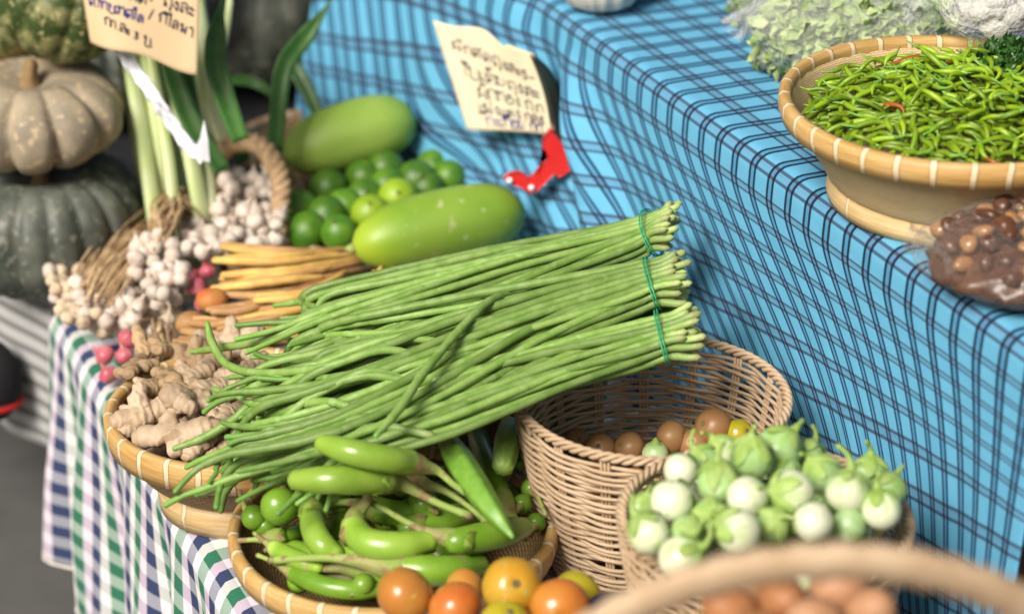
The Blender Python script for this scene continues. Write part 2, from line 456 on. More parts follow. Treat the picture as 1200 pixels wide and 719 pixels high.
M["black"] = veg("black_fabric", (0.012, 0.012, 0.014), (0.02, 0.02, 0.022), 30, 0.8, 0.2, 0.3)
M["red_f"] = veg("red_piping", (0.45, 0.02, 0.025), (0.4, 0.02, 0.02), 30, 0.7, 0.2, 0.0)


# ------------------------------------------------------------------ mesh helpers
ORIG = {}


class G:
    """a bag of verts / faces with a per-vertex 'u' and per-corner uv"""

    def __init__(self):
        self.v, self.f, self.u, self.uv = [], [], [], []

    def add(self, verts, faces, us=None, uvs=None):
        o = len(self.v)
        self.v += [Vector(p) for p in verts]
        self.u += list(us) if us else [0.5] * len(verts)
        for i, f in enumerate(faces):
            self.f.append(tuple(o + k for k in f))
            self.uv.append(uvs[i] if uvs else [(0, 0)] * len(f))
        return self


def thing(name, label, cat, loc=(0, 0, 0), group=None):
    o = bpy.data.objects.new(name, None)
    o.empty_display_size = 0.02
    COL.objects.link(o)
    o.location = loc
    o["label"], o["category"] = label, cat
    if group:
        o["group"] = group
    ORIG[o.name] = Vector(loc)
    return o


def tag(o, label, cat, group=None):
    o["label"], o["category"] = label, cat
    if group:
        o["group"] = group
    return o


def mesh_of(name, g, mat, origin=Vector((0, 0, 0)), smooth=True):
    me = bpy.data.meshes.new(name)
    me.from_pydata([p - origin for p in g.v], [], g.f)
    a = me.attributes.new("u", "FLOAT", "POINT")
    a.data.foreach_set("value", g.u)
    uvl = me.uv_layers.new(name="UVMap")
    flat = [c for f in g.uv for p in f for c in p]
    uvl.data.foreach_set("uv", flat)
    me.polygons.foreach_set("use_smooth", [smooth] * len(me.polygons))
    if mat:
        me.materials.append(mat)
    me.update()
    return me


def obj(name, g, mat, parent=None, origin=None, smooth=True):
    """link g (built in world space) as ONE object, parented when a parent is given"""
    if parent is not None:
        og = ORIG[parent.name]
    else:
        og = Vector(origin) if origin is not None else Vector((0, 0, 0))
    o = bpy.data.objects.new(name, mesh_of(name, g, mat, og, smooth))
    COL.objects.link(o)
    if parent is not None:
        o.parent = parent
        ORIG[o.name] = og
    else:
        o.location = og
        ORIG[o.name] = og
    return o


def catmull(pts, n):
    """n points along a smooth curve through pts (Vectors of any size)"""
    P = [Vector(p) for p in pts]
    if len(P) == 2:
        return [P[0].lerp(P[1], i / (n - 1)) for i in range(n)]
    P = [P[0] * 2 - P[1]] + P + [P[-1] * 2 - P[-2]]
    k = len(P) - 3
    out = []
    for i in range(n):
        s = i / (n - 1) * k
        j = min(int(s), k - 1)
        t = s - j
        a, b, c, d = P[j], P[j + 1], P[j + 2], P[j + 3]
        out.append(0.5 * ((2 * b) + (c - a) * t + (2 * a - 5 * b + 4 * c - d) * t * t + (3 * b - a - 3 * c + d) * t ** 3))
    return out


def lerp_list(L, t):
    if len(L) == 1:
        return L[0]
    x = t * (len(L) - 1)
    i = min(int(x), len(L) - 2)
    return L[i] + (L[i + 1] - L[i]) * (x - i)


def smooth01(a, b, x):
    t = max(0.0, min(1.0, (x - a) / (b - a)))
    return t * t * (3 - 2 * t)


def tube(g, pts, rad, seg=10, cap=True, prof=None, flat=1.0, zig=None, round_ends=(0, 0), up=None):
    """tube along pts; rad list per point or control list; prof(theta, t) scales the radius;
    round_ends = number of extra rings that round off the start / end"""
    P = [Vector(p) for p in pts]
    n = len(P)
    Rr = [lerp_list(rad, i / (n - 1)) for i in range(n)] if len(rad) != n else list(rad)
    T = []
    for i in range(n):
        t = P[min(i + 1, n - 1)] - P[max(i - 1, 0)]
        T.append(t.normalized() if t.length > 1e-9 else Vector((0, 0, 1)))
    ts = [i / (n - 1) for i in range(n)]
    if round_ends[0]:
        k = round_ends[0]
        ex = [(P[0] - T[0] * Rr[0] * math.sin((k - j) / k * PI / 2 * 0.98), Rr[0] * math.cos((k - j) / k * PI / 2 * 0.98)) for j in range(k)]
        P = [e[0] for e in ex] + P
        Rr = [e[1] for e in ex] + Rr
        T = [T[0]] * k + T
        ts = [0.0] * k + ts
    if round_ends[1]:
        k = round_ends[1]
        ex = [(P[-1] + T[-1] * Rr[-1] * math.sin((j + 1) / k * PI / 2 * 0.98), Rr[-1] * math.cos((j + 1) / k * PI / 2 * 0.98)) for j in range(k)]
        P = P + [e[0] for e in ex]
        Rr = Rr + [e[1] for e in ex]
        T = T + [T[-1]] * k
        ts = ts + [1.0] * k
    n = len(P)
    ref = Vector(up) if up else Vector((0, 0, 1))
    if abs(T[0].dot(ref)) > 0.95:
        ref = Vector((1, 0, 0))
    N = (ref - T[0] * ref.dot(T[0])).normalized()
    verts, us = [], []
    for i in range(n):
        if i:
            N = (N - T[i] * N.dot(T[i]))
            N = N.normalized() if N.length > 1e-9 else Vector((1, 0, 0))
        B = T[i].cross(N)
        for k in range(seg):
            th = 2 * PI * k / seg
            r = Rr[i] * (prof(th, ts[i]) if prof else 1.0)
            p = P[i] + N * (math.cos(th) * r * flat) + B * (math.sin(th) * r)
            if zig and i < 4:
                p = p + T[0] * zig[0] * (0.5 + 0.5 * math.cos(zig[1] * th + 0.6 * math.sin(th))) * (1 - i / 4)
            verts.append(p)
            us.append(ts[i])
    faces = []
    for i in range(n - 1):
        for k in range(seg):
            a, b = i * seg + k, i * seg + (k + 1) % seg
            faces.append((a, b, b + seg, a + seg))
    if cap:
        faces.append(tuple(reversed(range(seg))))
        faces.append(tuple((n - 1) * seg + k for k in range(seg)))
    g.add(verts, faces, us)
    return g


def lathe(g, prof, seg=40, c=(0, 0, 0), fn=None, mtx=None, closed=False, uvr=None):
    """revolve prof [(r,z)...] about z; fn(theta, i, r, z) -> (r, z)"""
    c = Vector(c)
    n = len(prof)
    verts, us = [], []
    vlen = [0.0]
    for i in range(1, n):
        vlen.append(vlen[-1] + math.hypot(prof[i][0] - prof[i - 1][0], prof[i][1] - prof[i - 1][1]))
    R0 = uvr or max(p[0] for p in prof)
    for i, (r, z) in enumerate(prof):
        for k in range(seg):
            th = 2 * PI * k / seg
            rr, zz = fn(th, i, r, z) if fn else (r, z)
            p = Vector((math.cos(th) * rr, math.sin(th) * rr, zz))
            if mtx:
                p = mtx @ p
            verts.append(c + p)
            us.append(i / (n - 1))
    faces, uvs = [], []
    for i in range(n if closed else n - 1):
        j = (i + 1) % n
        v0, v1 = vlen[i], (vlen[j] if j else vlen[i] + 0.01)
        for k in range(seg):
            k2 = (k + 1) % seg
            faces.append((i * seg + k, i * seg + k2, j * seg + k2, j * seg + k))
            u0, u1 = k / seg * 2 * PI * R0, (k + 1) / seg * 2 * PI * R0
            uvs.append([(u0, v0), (u1, v0), (u1, v1), (u0, v1)])
    g.add(verts, faces, us, uvs)
    return g


def sheet(g, fn, nu, nv, uvfn=None, thick=0.0):
    """grid fn(a,b) for a,b in 0..1"""
    verts = [fn(i / nu, j / nv) for j in range(nv + 1) for i in range(nu + 1)]
    uvp = [uvfn(i / nu, j / nv) if uvfn else (i / nu, j / nv) for j in range(nv + 1) for i in range(nu + 1)]
    faces, uvs = [], []
    for j in range(nv):
        for i in range(nu):
            q = (j * (nu + 1) + i, j * (nu + 1) + i + 1, (j + 1) * (nu + 1) + i + 1, (j + 1) * (nu + 1) + i)
            faces.append(q)
            uvs.append([uvp[k] for k in q])
    g.add(verts, faces, None, uvs)
    return g


def box(g, c, half, ax=None):
    c = Vector(c)
    ax = ax or (Vector((1, 0, 0)), Vector((0, 1, 0)), Vector((0, 0, 1)))
    v = [c + ax[0] * (half[0] * sx) + ax[1] * (half[1] * sy) + ax[2] * (half[2] * sz)
         for sx in (-1, 1) for sy in (-1, 1) for sz in (-1, 1)]
    f = [(0, 1, 3, 2), (4, 6, 7, 5), (0, 4, 5, 1), (2, 3, 7, 6), (0, 2, 6, 4), (1, 5, 7, 3)]
    return g.add(v, f)


def blob(g, c, rad, seg=16, rings=10, amp=0.0, freq=20.0, seed=0.0, rot=None):
    c = Vector(c)
    verts, us = [], []
    for i in range(rings + 1):
        ph = PI * i / rings
        for k in range(seg):
            th = 2 * PI * k / seg
            d = Vector((math.sin(ph) * math.cos(th), math.sin(ph) * math.sin(th), math.cos(ph)))
            p = Vector((d.x * rad[0], d.y * rad[1], d.z * rad[2]))
            if amp:
                p *= 1 + amp * noise.noise(p * freq + Vector((seed, seed * 1.7, -seed)))
            if rot:
                p = rot @ p
            verts.append(c + p)
            us.append(1 - i / rings)
    faces = [(i * seg + k, i * seg + (k + 1) % seg, (i + 1) * seg + (k + 1) % seg, (i + 1) * seg + k)
             for i in range(rings) for k in range(seg)]
    faces = [tuple(reversed(f)) for f in faces]
    g.add(verts, faces, us)
    return g


def solidify(o, t):
    md = o.modifiers.new("thickness", "SOLIDIFY")
    md.thickness = t
    md.offset = 0.0


def copy_thing(o, loc, rot=None, scale=None, label=None):
    c = o.copy()
    COL.objects.link(c)
    c.location = loc
    if rot is not None:
        c.rotation_mode = "QUATERNION"
        c.rotation_quaternion = rot
    if scale is not None:
        c.scale = (scale, scale, scale)
    if label:
        c["label"] = label
    for ch in o.children:
        d = ch.copy()
        COL.objects.link(d)
        d.parent = c
        for gr in ch.children:
            e = gr.copy()
            COL.objects.link(e)
            e.parent = d
    return c


def q_to(v, spin=0.0):
    """rotation that takes +Z to v"""
    return Vector(v).to_track_quat("Z", "Y") @ Quaternion((0, 0, 1), spin)


exec_parts = []
# ------------------------------------------------------------------ setting
g = G()
sheet(g, lambda a, b: Vector((-40 + 80 * a, -30 + 90 * b, -0.75)), 8, 8, lambda a, b: (a * 80, b * 90))
o = obj("ground", g, M["ground"])
o["kind"] = "structure"

# ---- lower table: front edge runs from A along E, N points into the table
A = Vector((-0.640, 2.885, 0))
E = Vector((math.sin(math.radians(24)), -math.cos(math.radians(24)), 0))
N = Vector((-E.y, E.x, 0))
UP = Vector((0, 0, 1))


def tab(t, n, z=0.0):
    return A + E * t + N * n + UP * z


t_ = thing("market_table", "low wooden trestle table hidden under the checked cloth", "table", tab(1.0, 0.45, -0.75))
box(gg := G(), tab(1.08, 0.47, -0.03), (1.05, 0.45, 0.018), (E, N, UP))
obj("tabletop", gg, M["wood"], t_, smooth=False)
for tt in (0.12, 2.05):
    for n_ in (0.1, 0.85):
        box(gg := G(), tab(tt, n_, -0.40), (0.025, 0.025, 0.35), (E, N, UP))
        obj("leg", gg, M["wood"], t_, smooth=False)

DROP = 0.385


def cloth_low(a, b):
    t = 2.25 * a
    s = b * (0.95 + DROP + 0.01)
    if s < 0.93:
        n, z, d = 0.95 - s, 0.0, 0.0
        z = 0.0015 * noise.noise(Vector((t * 9, n * 9, 1)))
        return tab(t, n, z)
    d = s - 0.93
    r = 0.02
    if d < r * PI / 2:
        an = d / r
        return tab(t, r - r * math.sin(an), r * math.cos(an) - r)
    d2 = d - r * PI / 2
    k = d2 / DROP
    fold = (math.sin(t * 34 + 1.2 * math.sin(t * 9)) * 0.020 + math.sin(t * 61 + 2.0 + 3 * k) * 0.006) * min(1.0, k * 1.6)
    sh = 0.42 * (t - 0.16) * d2
    return tab(t + sh, -0.02 * k - fold - 0.004, -r - d2 * (0.985 - 0.05 * math.cos(t * 3)))


g = G()
sheet(g, cloth_low, 240, 110, lambda a, b: (2.25 * a + 0.006, b * (0.95 + DROP + 0.01)))
ck = obj("checked_tablecloth", g, M["gingham"])
tag(ck, "green, navy, lilac and white checked tablecloth hanging over the front of the low table", "tablecloth")
solidify(ck, 0.0016)
# hem along the bottom
g = G()
pts = [cloth_low(i / 160, 1.0) for i in range(161)]
tube(g, pts, [0.0025], 6)
hm = obj("hem", g, M["sack"], ck)

# ---- striped table behind, where the pumpkins stand
D2 = Vector((-0.70, 0.714, 0))
N2 = Vector((0.714, 0.70, 0))


def tab2(t, n, z=0.0):
    return A + Vector((-0.004, 0.014, 0)) + D2 * t + N2 * n + UP * z


t_ = thing("pumpkin_table", "second low table under a grey striped cloth carrying the pumpkins", "table", tab2(0.6, 0.5, -0.75))
box(gg := G(), tab2(0.62, 0.62, -0.035), (0.6, 0.6, 0.018), (D2, N2, UP))
obj("tabletop", gg, M["wood"], t_, smooth=False)
for tt in (0.08, 1.15):
    for n_ in (0.1, 1.15):
        box(gg := G(), tab2(tt, n_, -0.40), (0.025, 0.025, 0.345), (D2, N2, UP))
        obj("leg", gg, M["wood"], t_, smooth=False)


def cloth2(a, b):
    t = -0.0 + 1.3 * a
    s = b * 1.47
    if s < 1.24:
        return tab2(t, 1.25 - s, -0.006)
    d = s - 1.24
    return tab2(t, 0.01 - 0.04 * d + 0.006 * math.sin(t * 40) * d / 0.23 - 0.008, -0.012 - d)


g = G()
sheet(g, cloth2, 90, 90, lambda a, b: (1.3 * a, b * 1.47))
o = obj("striped_cloth", g, M["stripe"])
tag(o, "grey and white striped cloth hanging below the pumpkins", "tablecloth")
solidify(o, 0.0016)

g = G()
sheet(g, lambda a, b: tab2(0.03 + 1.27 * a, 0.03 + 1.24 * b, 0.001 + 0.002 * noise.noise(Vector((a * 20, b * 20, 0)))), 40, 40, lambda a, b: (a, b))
o = obj("shade_sheet", g, M["black"])  # added black layer that paints the shade between the pumpkins
tag(o, "black cloth added to stand in for shade under the stacked pumpkins", "cloth")
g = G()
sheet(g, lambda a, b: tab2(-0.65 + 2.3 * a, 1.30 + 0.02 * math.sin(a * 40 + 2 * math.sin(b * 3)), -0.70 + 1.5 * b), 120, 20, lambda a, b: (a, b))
o = obj("shade_backdrop", g, M["black"])  # added black sheet in place of plain shade behind the stack
tag(o, "black tarpaulin sheet added to stand in for the shade behind the pumpkins", "backdrop")

# ---- upper table: front edge F -> along E2
F = Vector((0.035, 3.034, 0.40))
E2 = Vector((0.390, -0.921, 0)).normalized()
N3 = Vector((-E2.y, E2.x, 0))          # into the table
DL = Vector((-0.56, 0.828, 0)).normalized()
ZT = 0.40
t_ = thing("display_table", "higher table whose top and front are covered by blue plaid cloth", "table", F + E2 * 0.6 + N3 * 0.5 - UP * (ZT + 0.75))
box(gg := G(), F + E2 * 0.56 + N3 * 0.56 - UP * 0.035, (0.60, 0.50, 0.018), (E2, N3, UP))
obj("tabletop", gg, M["wood"], t_, smooth=False)
for tt in (0.06, 1.1):
    for n_ in (0.95, 0.1):
        box(gg := G(), F + E2 * tt + N3 * n_ - UP * 0.60, (0.025, 0.025, 0.55), (E2, N3, UP))
        obj("leg", gg, M["wood"], t_, smooth=False)
T0, T1 = -0.57, 1.205


def tcrease(d):
    return 0.03 + 0.85 * max(0.0, d - 0.02)


def edge_pt(t, d):
    tc = tcrease(d)
    if t >= tc:
        return F + E2 * t
    w = tc - t
    k = smooth01(0.0, 0.10, w)
    dirv = (-E2).lerp(DL, 0.5 * k + 0.5 * min(1, w / 0.1) * k).normalized()
    return F + E2 * tc + dirv * w


def shear(t):
    return 1.55 - 1.75 * smooth01(0.72, 1.32, t) if t > 0.0 else 0.60 + 1.0 * smooth01(-0.3, 0.0, t)


def plaid_uv(t, n, d):
    if d <= 0:
        return (t, n)
    q = max(0.0, d - 0.05)
    q = q * q / (q + 0.03)
    return (t - shear(t) * q, -d - 0.17 * t * smooth01(0.02, 0.2, d))


DR = 0.50


def cloth_up(a, b):
    t = T0 + (T1 - T0) * a
    s = b * (0.9 + DR)
    if s < 0.88:
        n = 0.9 - s
        base = edge_pt(t, 0.0)
        back = N3 if t > 0.1 else N3.lerp(Vector((0.85, 0.53, 0)), smooth01(0.1, -0.1, t)).normalized()
        return base + back * n + UP * (0.0015 * noise.noise(Vector((t * 12, n * 12, 3))))
    d = s - 0.88
    r = 0.02
    out = -N3 if t > tcrease(max(0, d)) else -N3.lerp(Vector((0.828, 0.56, 0)), smooth01(0.0, 0.15, tcrease(max(0, d)) - t)).normalized()
    if d < r * PI / 2:
        an = d / r
        return edge_pt(t, 0.0) + out * (-r + r * math.sin(an)) + UP * (r * math.cos(an) - r)
    d2 = d - r * PI / 2
    k = min(1.0, d2 / 0.25)
    u, v = plaid_uv(t, 0, d)
    w = t - tcrease(d)
    amp = (0.0008 + 0.0022 * math.exp(-((w - 0.05) / 0.18) ** 2)) * k
    fold = amp * math.sin(u * 58 + 1.0 + 0.8 * math.sin(u * 17)) + 0.003 * k * noise.noise(Vector((u * 9, v * 4, 7)))
    ridge = 0.042 * math.exp(-((w - 0.06) / 0.05) ** 2) * smooth01(0.0, 0.12, d2) - 0.02 * math.exp(-((w + 0.02) / 0.03) ** 2) * k
    left = 0.0
    if w < 0:
        left = 0.003 * math.sin(u * 60) * k
    return edge_pt(t, d) + out * (0.012 * k + fold + ridge + left) + UP * (-r - d2)


def cloth_up_uv(a, b):
    t = T0 + (T1 - T0) * a
    s = b * (0.9 + DR)
    return plaid_uv(t, 0.9 - s, s - 0.88) if s >= 0.88 else (t, -(s - 0.88))


g = G()
sheet(g, cloth_up, 330, 210, cloth_up_uv)
o = obj("plaid_tablecloth", g, M["plaid"])
tag(o, "bright blue plaid tablecloth with black lines draped over the upper table", "tablecloth")
solidify(o, 0.0014)

# ------------------------------------------------------------------ pumpkins
def pumpkin(label, c, R, h, ribs, depth, mat, tilt=(0, 0, 1), spin=0.0, lump=0.03, pinch=0.55):
    c = Vector(c)
    q = q_to(tilt, spin).to_matrix()
    low = c - Vector((0, 0, h / 2))
    t = thing("pumpkin", label, "pumpkin", low)
    seg, nr = 120, 40
    g = G()
    verts, us = [], []
    for i in range(nr + 1):
        ph = PI * i / nr
        s, cc = math.sin(ph), math.cos(ph)
        rr = R * (s ** 0.85)
        zz = h / 2 * (1 if cc > 0 else -1) * abs(cc) ** 0.9
        zz *= 1 - 0.42 * math.exp(-(rr / (R * pinch * 0.7)) ** 2)
        for k in range(seg):
            th = 2 * PI * k / seg
            rb = 1 - depth * (0.35 * abs(math.cos(th * ribs / 2)) ** 4 + 0.65 * abs(math.cos(th * ribs / 2)) ** 22) * min(1, s * 1.6)
            p = Vector((math.cos(th) * rr * rb, math.sin(th) * rr * rb, zz * (1 - 0.4 * (1 - rb))))
            p *= 1 + lump * noise.noise(p * 12 + c * 7) + 0.012 * noise.noise(p * 45 + c * 3)
            verts.append(c + q @ p)
            us.append(1 - i / nr)
    faces = [((i + 1) * seg + k, (i + 1) * seg + (k + 1) % seg, i * seg + (k + 1) % seg, i * seg + k) for i in range(nr) for k in range(seg)]
    g.add(verts, faces, us)
    obj("body", g, mat, t)
    g = G()
    z0 = h / 2 * 0.5
    pts = [c + q @ Vector(p) for p in ((0, 0, z0), (0.0, 0, z0 + 0.018), (0.002, 0.001, z0 + 0.026), (0.004, 0.003, z0 + 0.032))]
    tube(g, catmull(pts, 9), [0.017, 0.011, 0.009, 0.010], 14, prof=lambda th, t_: 1 + 0.13 * math.cos(5 * th), round_ends=(0, 2))
    obj("stem", g, M["pk_stem"], t)
    return t


pumpkin("large dark green ribbed pumpkin at the bottom of the stack, under the tan one", at(52, 258, 0.098), 0.142, 0.20, 18, 0.08, M["pk_dark"], (0.02, -0.06, 1), 0.1)
pumpkin("flat tan grey pumpkin with deep ribs stacked on the dark green one", at(38, 130, 0.258), 0.127, 0.135, 11, 0.16, M["pk_grey"], (0.03, -0.10, 1), 0.32, lump=0.06)
pumpkin("mottled green and ochre pumpkin lying tilted at the top of the stack", at(72, 2, 0.40), 0.092, 0.145, 9, 0.08, M["pk_mot"], (0.45, -0.25, 0.85), 0.4)
pumpkin("small dark pumpkin with an orange patch, cut off by the left edge of the photo", at(4, 38, 0.335), 0.09, 0.12, 9, 0.10, M["pk_mot"], (-0.3, 0.5, 0.8), 1.0)
pumpkin("smooth dark green pumpkin standing behind the blade leaves beside the blue cloth", at(306, 34, 0.125), 0.108, 0.20, 12, 0.03, M["pk_dark"], (0.1, 0, 1), 0.5)
for i, (px, py, z, R) in enumerate(((215, 20, 0.12, 0.12), (110, 70, 0.11, 0.13), (165, -45, 0.30, 0.11), (30, -20, 0.12, 0.13), (330, -70, 0.26, 0.11))):  # filler pumpkins, added to darken gaps that are only shade
    lab = ("dark green filler pumpkin added for the shade behind the pale stalks", "dark green filler pumpkin added for the shade behind the tan grey one",
           "dark filler pumpkin added for the shade behind the tan hand lettered card", "dark filler pumpkin added for shade at the very back on the left",
           "dark green filler pumpkin added for shade at the blue cloth edge")[i]
    p = at(px, py, z)
    if p.y < 3.5:
        p = ay(px, py, 3.62 + 0.08 * i)
    pumpkin(lab, p, R, R * 1.5, 13, 0.07, M["pk_dark"], (0.05 * i, 0.02, 1), i * 0.7)
# a rough wooden crate the back pumpkins stand on
t_ = thing("wooden_crate", "dark wooden crate in the shade under the back pumpkins", "crate", tab2(0.80, 0.62, 0))
box(gg := G(), tab2(0.98, 0.66, 0.045), (0.10, 0.10, 0.04), (D2, N2, UP))
obj("box", gg, M["wood"], t_, smooth=False)

# ------------------------------------------------------------------ black bag below the striped cloth
t_ = thing("bag", "black bag with a red piping stripe hanging at the table end", "bag", at(2, 470, -0.30))
c = at(-14, 445, -0.13)
blob(G0 := G(), c, (0.048, 0.04, 0.066), 20, 14, 0.05, 12)
obj("body", G0, M["black"], t_)
g = G()
lathe(g, [(0.044, -0.005), (0.0475, -0.003), (0.0475, 0.003), (0.044, 0.005)], 30, c - UP * 0.033, lambda th, i, r, z: (r * (1 - 0.19 * abs(math.sin(th)) ** 2), z))
obj("piping", g, M["red_f"], t_)

# ------------------------------------------------------------------ stalk bundle with blade leaves
t_ = thing("stalk_bundle", "upright bundle of pale green stalks with dark blade leaves, tied with white ribbon", "leafy stalks", at(190, 258, 0.0))


def stalk(pix, rpx, y=2.97, mat="stalk", name="stalk", flat=0.75):
    pts = [ay(px, py, y + dy) for px, py, dy in pix]
    if pix[0][1] > 240:
        pts.insert(0, Vector((pts[0].x + 0.012, pts[0].y, 0.004)))
    r = m_of(rpx, pts[0])
    g = G()
    tube(g, catmull(pts, 22), [r * 1.08, r, r * 0.95, r * 0.8], 14, prof=lambda th, t: 1 + 0.10 * math.cos(3 * th) + 0.02 * math.cos(9 * th), flat=flat, round_ends=(2, 2))
    obj(name, g, M[mat], t_)


stalk([(183, 262, -0.02), (168, 160, 0.02), (150, 60, 0.06), (136, -30, 0.1)], 13, 2.97)
stalk([(196, 262, 0.0), (188, 165, 0.02), (172, 70, 0.06), (160, -30, 0.1)], 13, 2.98)
stalk([(176, 255, 0.03), (158, 150, 0.05), (142, 55, 0.09), (128, -20, 0.12)], 10, 2.99)
stalk([(236, 250, -0.03), (222, 175, 0.0), (204, 90, 0.05), (190, -30, 0.1)], 13, 2.96)
stalk([(212, 262, 0.02), (207, 170, 0.05), (196, 80, 0.09), (184, -30, 0.12)], 12, 3.01)
stalk([(206, 258, -0.04), (198, 190, -0.02), (186, 120, 0.02), (172, 40, 0.06)], 9, 2.97)
stalk([(246, 240, -0.03), (240, 190, 0.0), (226, 130, 0.03), (212, 60, 0.06)], 9, 2.97)
stalk([(228, 215, 0.05), (226, 150, 0.06), (214, 80, 0.09), (208, -30, 0.12)], 10, 3.03)
stalk([(262, 160, 0.02), (246, 100, 0.04), (236, 30, 0.08), (226, -40, 0.12)], 11, 2.99)
stalk([(250, 150, 0.05), (236, 100, 0.07), (224, 30, 0.1), (216, -40, 0.12)], 9, 3.03)
stalk([(250, 92, 0.0), (262, 50, 0.02), (268, 10, 0.06), (272, -40, 0.1)], 5, 2.99)


def blade(pix, wpx, y=2.92, name="leaf", mat="leaf"):
    pts = catmull([ay(px, py, y + dy) for px, py, dy in pix], 26)
    g = G()
    verts, us, faces = [], [], []
    n = len(pts)
    for i, p in enumerate(pts):
        t = i / (n - 1)
        T = (pts[min(i + 1, n - 1)] - pts[max(i - 1, 0)]).normalized()
        S = T.cross(Vector((0.25, -1, 0.3))).normalized()
        Nn = S.cross(T).normalized()
        w = m_of(wpx, p) * (0.75 + 0.25 * math.sin(t * PI)) * (1 - smooth01(0.72, 1.0, t) * 0.93)
        for k, (s, dz) in enumerate(((-1, 0.35), (-0.5, 0.1), (0, -0.08), (0.5, 0.1), (1, 0.35))):
            verts.append(p + S * (w * s) + Nn * (w * dz))
            us.append(t)
    for i in range(n - 1):
        for k in range(4):
            a = i * 5 + k
            faces.append((a, a + 1, a + 6, a + 5))
    g.add(verts, faces, us)
    o = obj(name, g, M[mat], t_)
    solidify(o, 0.0022)
    return o


blade([(282, 165, 0), (262, 110, 0.02), (252, 60, 0.05), (262, -10, 0.08)], 13, 2.89)
blade([(262, 200, 0), (228, 150, 0.02), (205, 95, 0.05), (190, 40, 0.1)], 12, 2.92)
blade([(322, 180, 0), (326, 120, 0.02), (334, 75, 0.05), (360, 40, 0.08), (392, -4, 0.1)], 11, 3.03)
blade([(374, 138, 0), (362, 110, 0.02), (348, 84, 0.04), (342, 66, 0.06)], 9, 3.22)
blade([(322, 112, 0.05), (300, 98, 0.06), (280, 94, 0.08), (262, 96, 0.1)], 6, 3.25)
blade([(232, 160, 0.0), (222, 120, 0.02), (214, 70, 0.05), (208, 20, 0.08)], 10, 2.95)
blade([(286, 190, 0.05), (270, 150, 0.06), (258, 110, 0.08), (246, 60, 0.1)], 10, 2.99)

# white ribbon tied round the bundle
g = G()
pts = catmull([ay(px, py, y) for px, py, y in ((140, 56, 2.89), (160, 84, 2.88), (180, 112, 2.86), (200, 142, 2.86), (222, 172, 2.85), (240, 186, 2.84))], 40)
verts, faces = [], []
for i, p in enumerate(pts):
    t = i / 39
    w = m_of(7.0 + 1.6 * noise.noise(Vector((i * 0.4, 1, 2))), p)
    T = (pts[min(i + 1, 39)] - pts[max(i - 1, 0)]).normalized()
    S = T.cross(Vector((0, -1, 0.4))).normalized()
    for k in range(5):
        s = (k - 2) / 2
        verts.append(p + S * w * s + Vector((0, -1, 0.3)) * (0.004 * math.sin(i * 1.3 + k * 1.9) + 0.003 * math.cos(k * 3)))
for i in range(39):
    for k in range(4):
        a = i * 5 + k
        faces.append((a, a + 1, a + 6, a + 5))
g.add(verts, faces)
rb_ = obj("ribbon", g, M["white_pl"])
tag(rb_, "crumpled white ribbon running down from the tan card across the pale stalks", "ribbon")
solidify(rb_, 0.0025)
ORIG[rb_.name] = Vector((0, 0, 0))
g = G()
verts = []
for px, py, y in ((232, 186, 2.835), (246, 190, 2.835), (244, 165, 2.83), (239, 140, 2.835), (235, 160, 2.83), (228, 176, 2.835)):
    verts.append(ay(px, py, y))
g.add(verts, [(0, 1, 2), (0, 2, 4), (2, 3, 4), (0, 4, 5)])
o = obj("ribbon_end", g, M["white_pl"], rb_, smooth=False)
solidify(o, 0.002)


# ------------------------------------------------------------------ hand lettered cards
def card_surface(c00, c10, c11, c01, curl):
    """bilinear card: c00 top left, c10 top right, c11 bottom right, c01 bottom left; curl(u,v) -> metres toward viewer"""
    def S(u, v):
        p = (c00 * (1 - u) + c10 * u) * (1 - v) + (c01 * (1 - u) + c11 * u) * v
        nn = (c10 - c00).cross(c01 - c00).normalized()
        if nn.y > 0:
            nn = -nn
        return p + nn * curl(u, v)
    return S


def lp_(x, y, r=0.10):
    return [(x + r * math.cos(q * PI / 3), y + r * math.sin(q * PI / 3)) for q in range(7)]


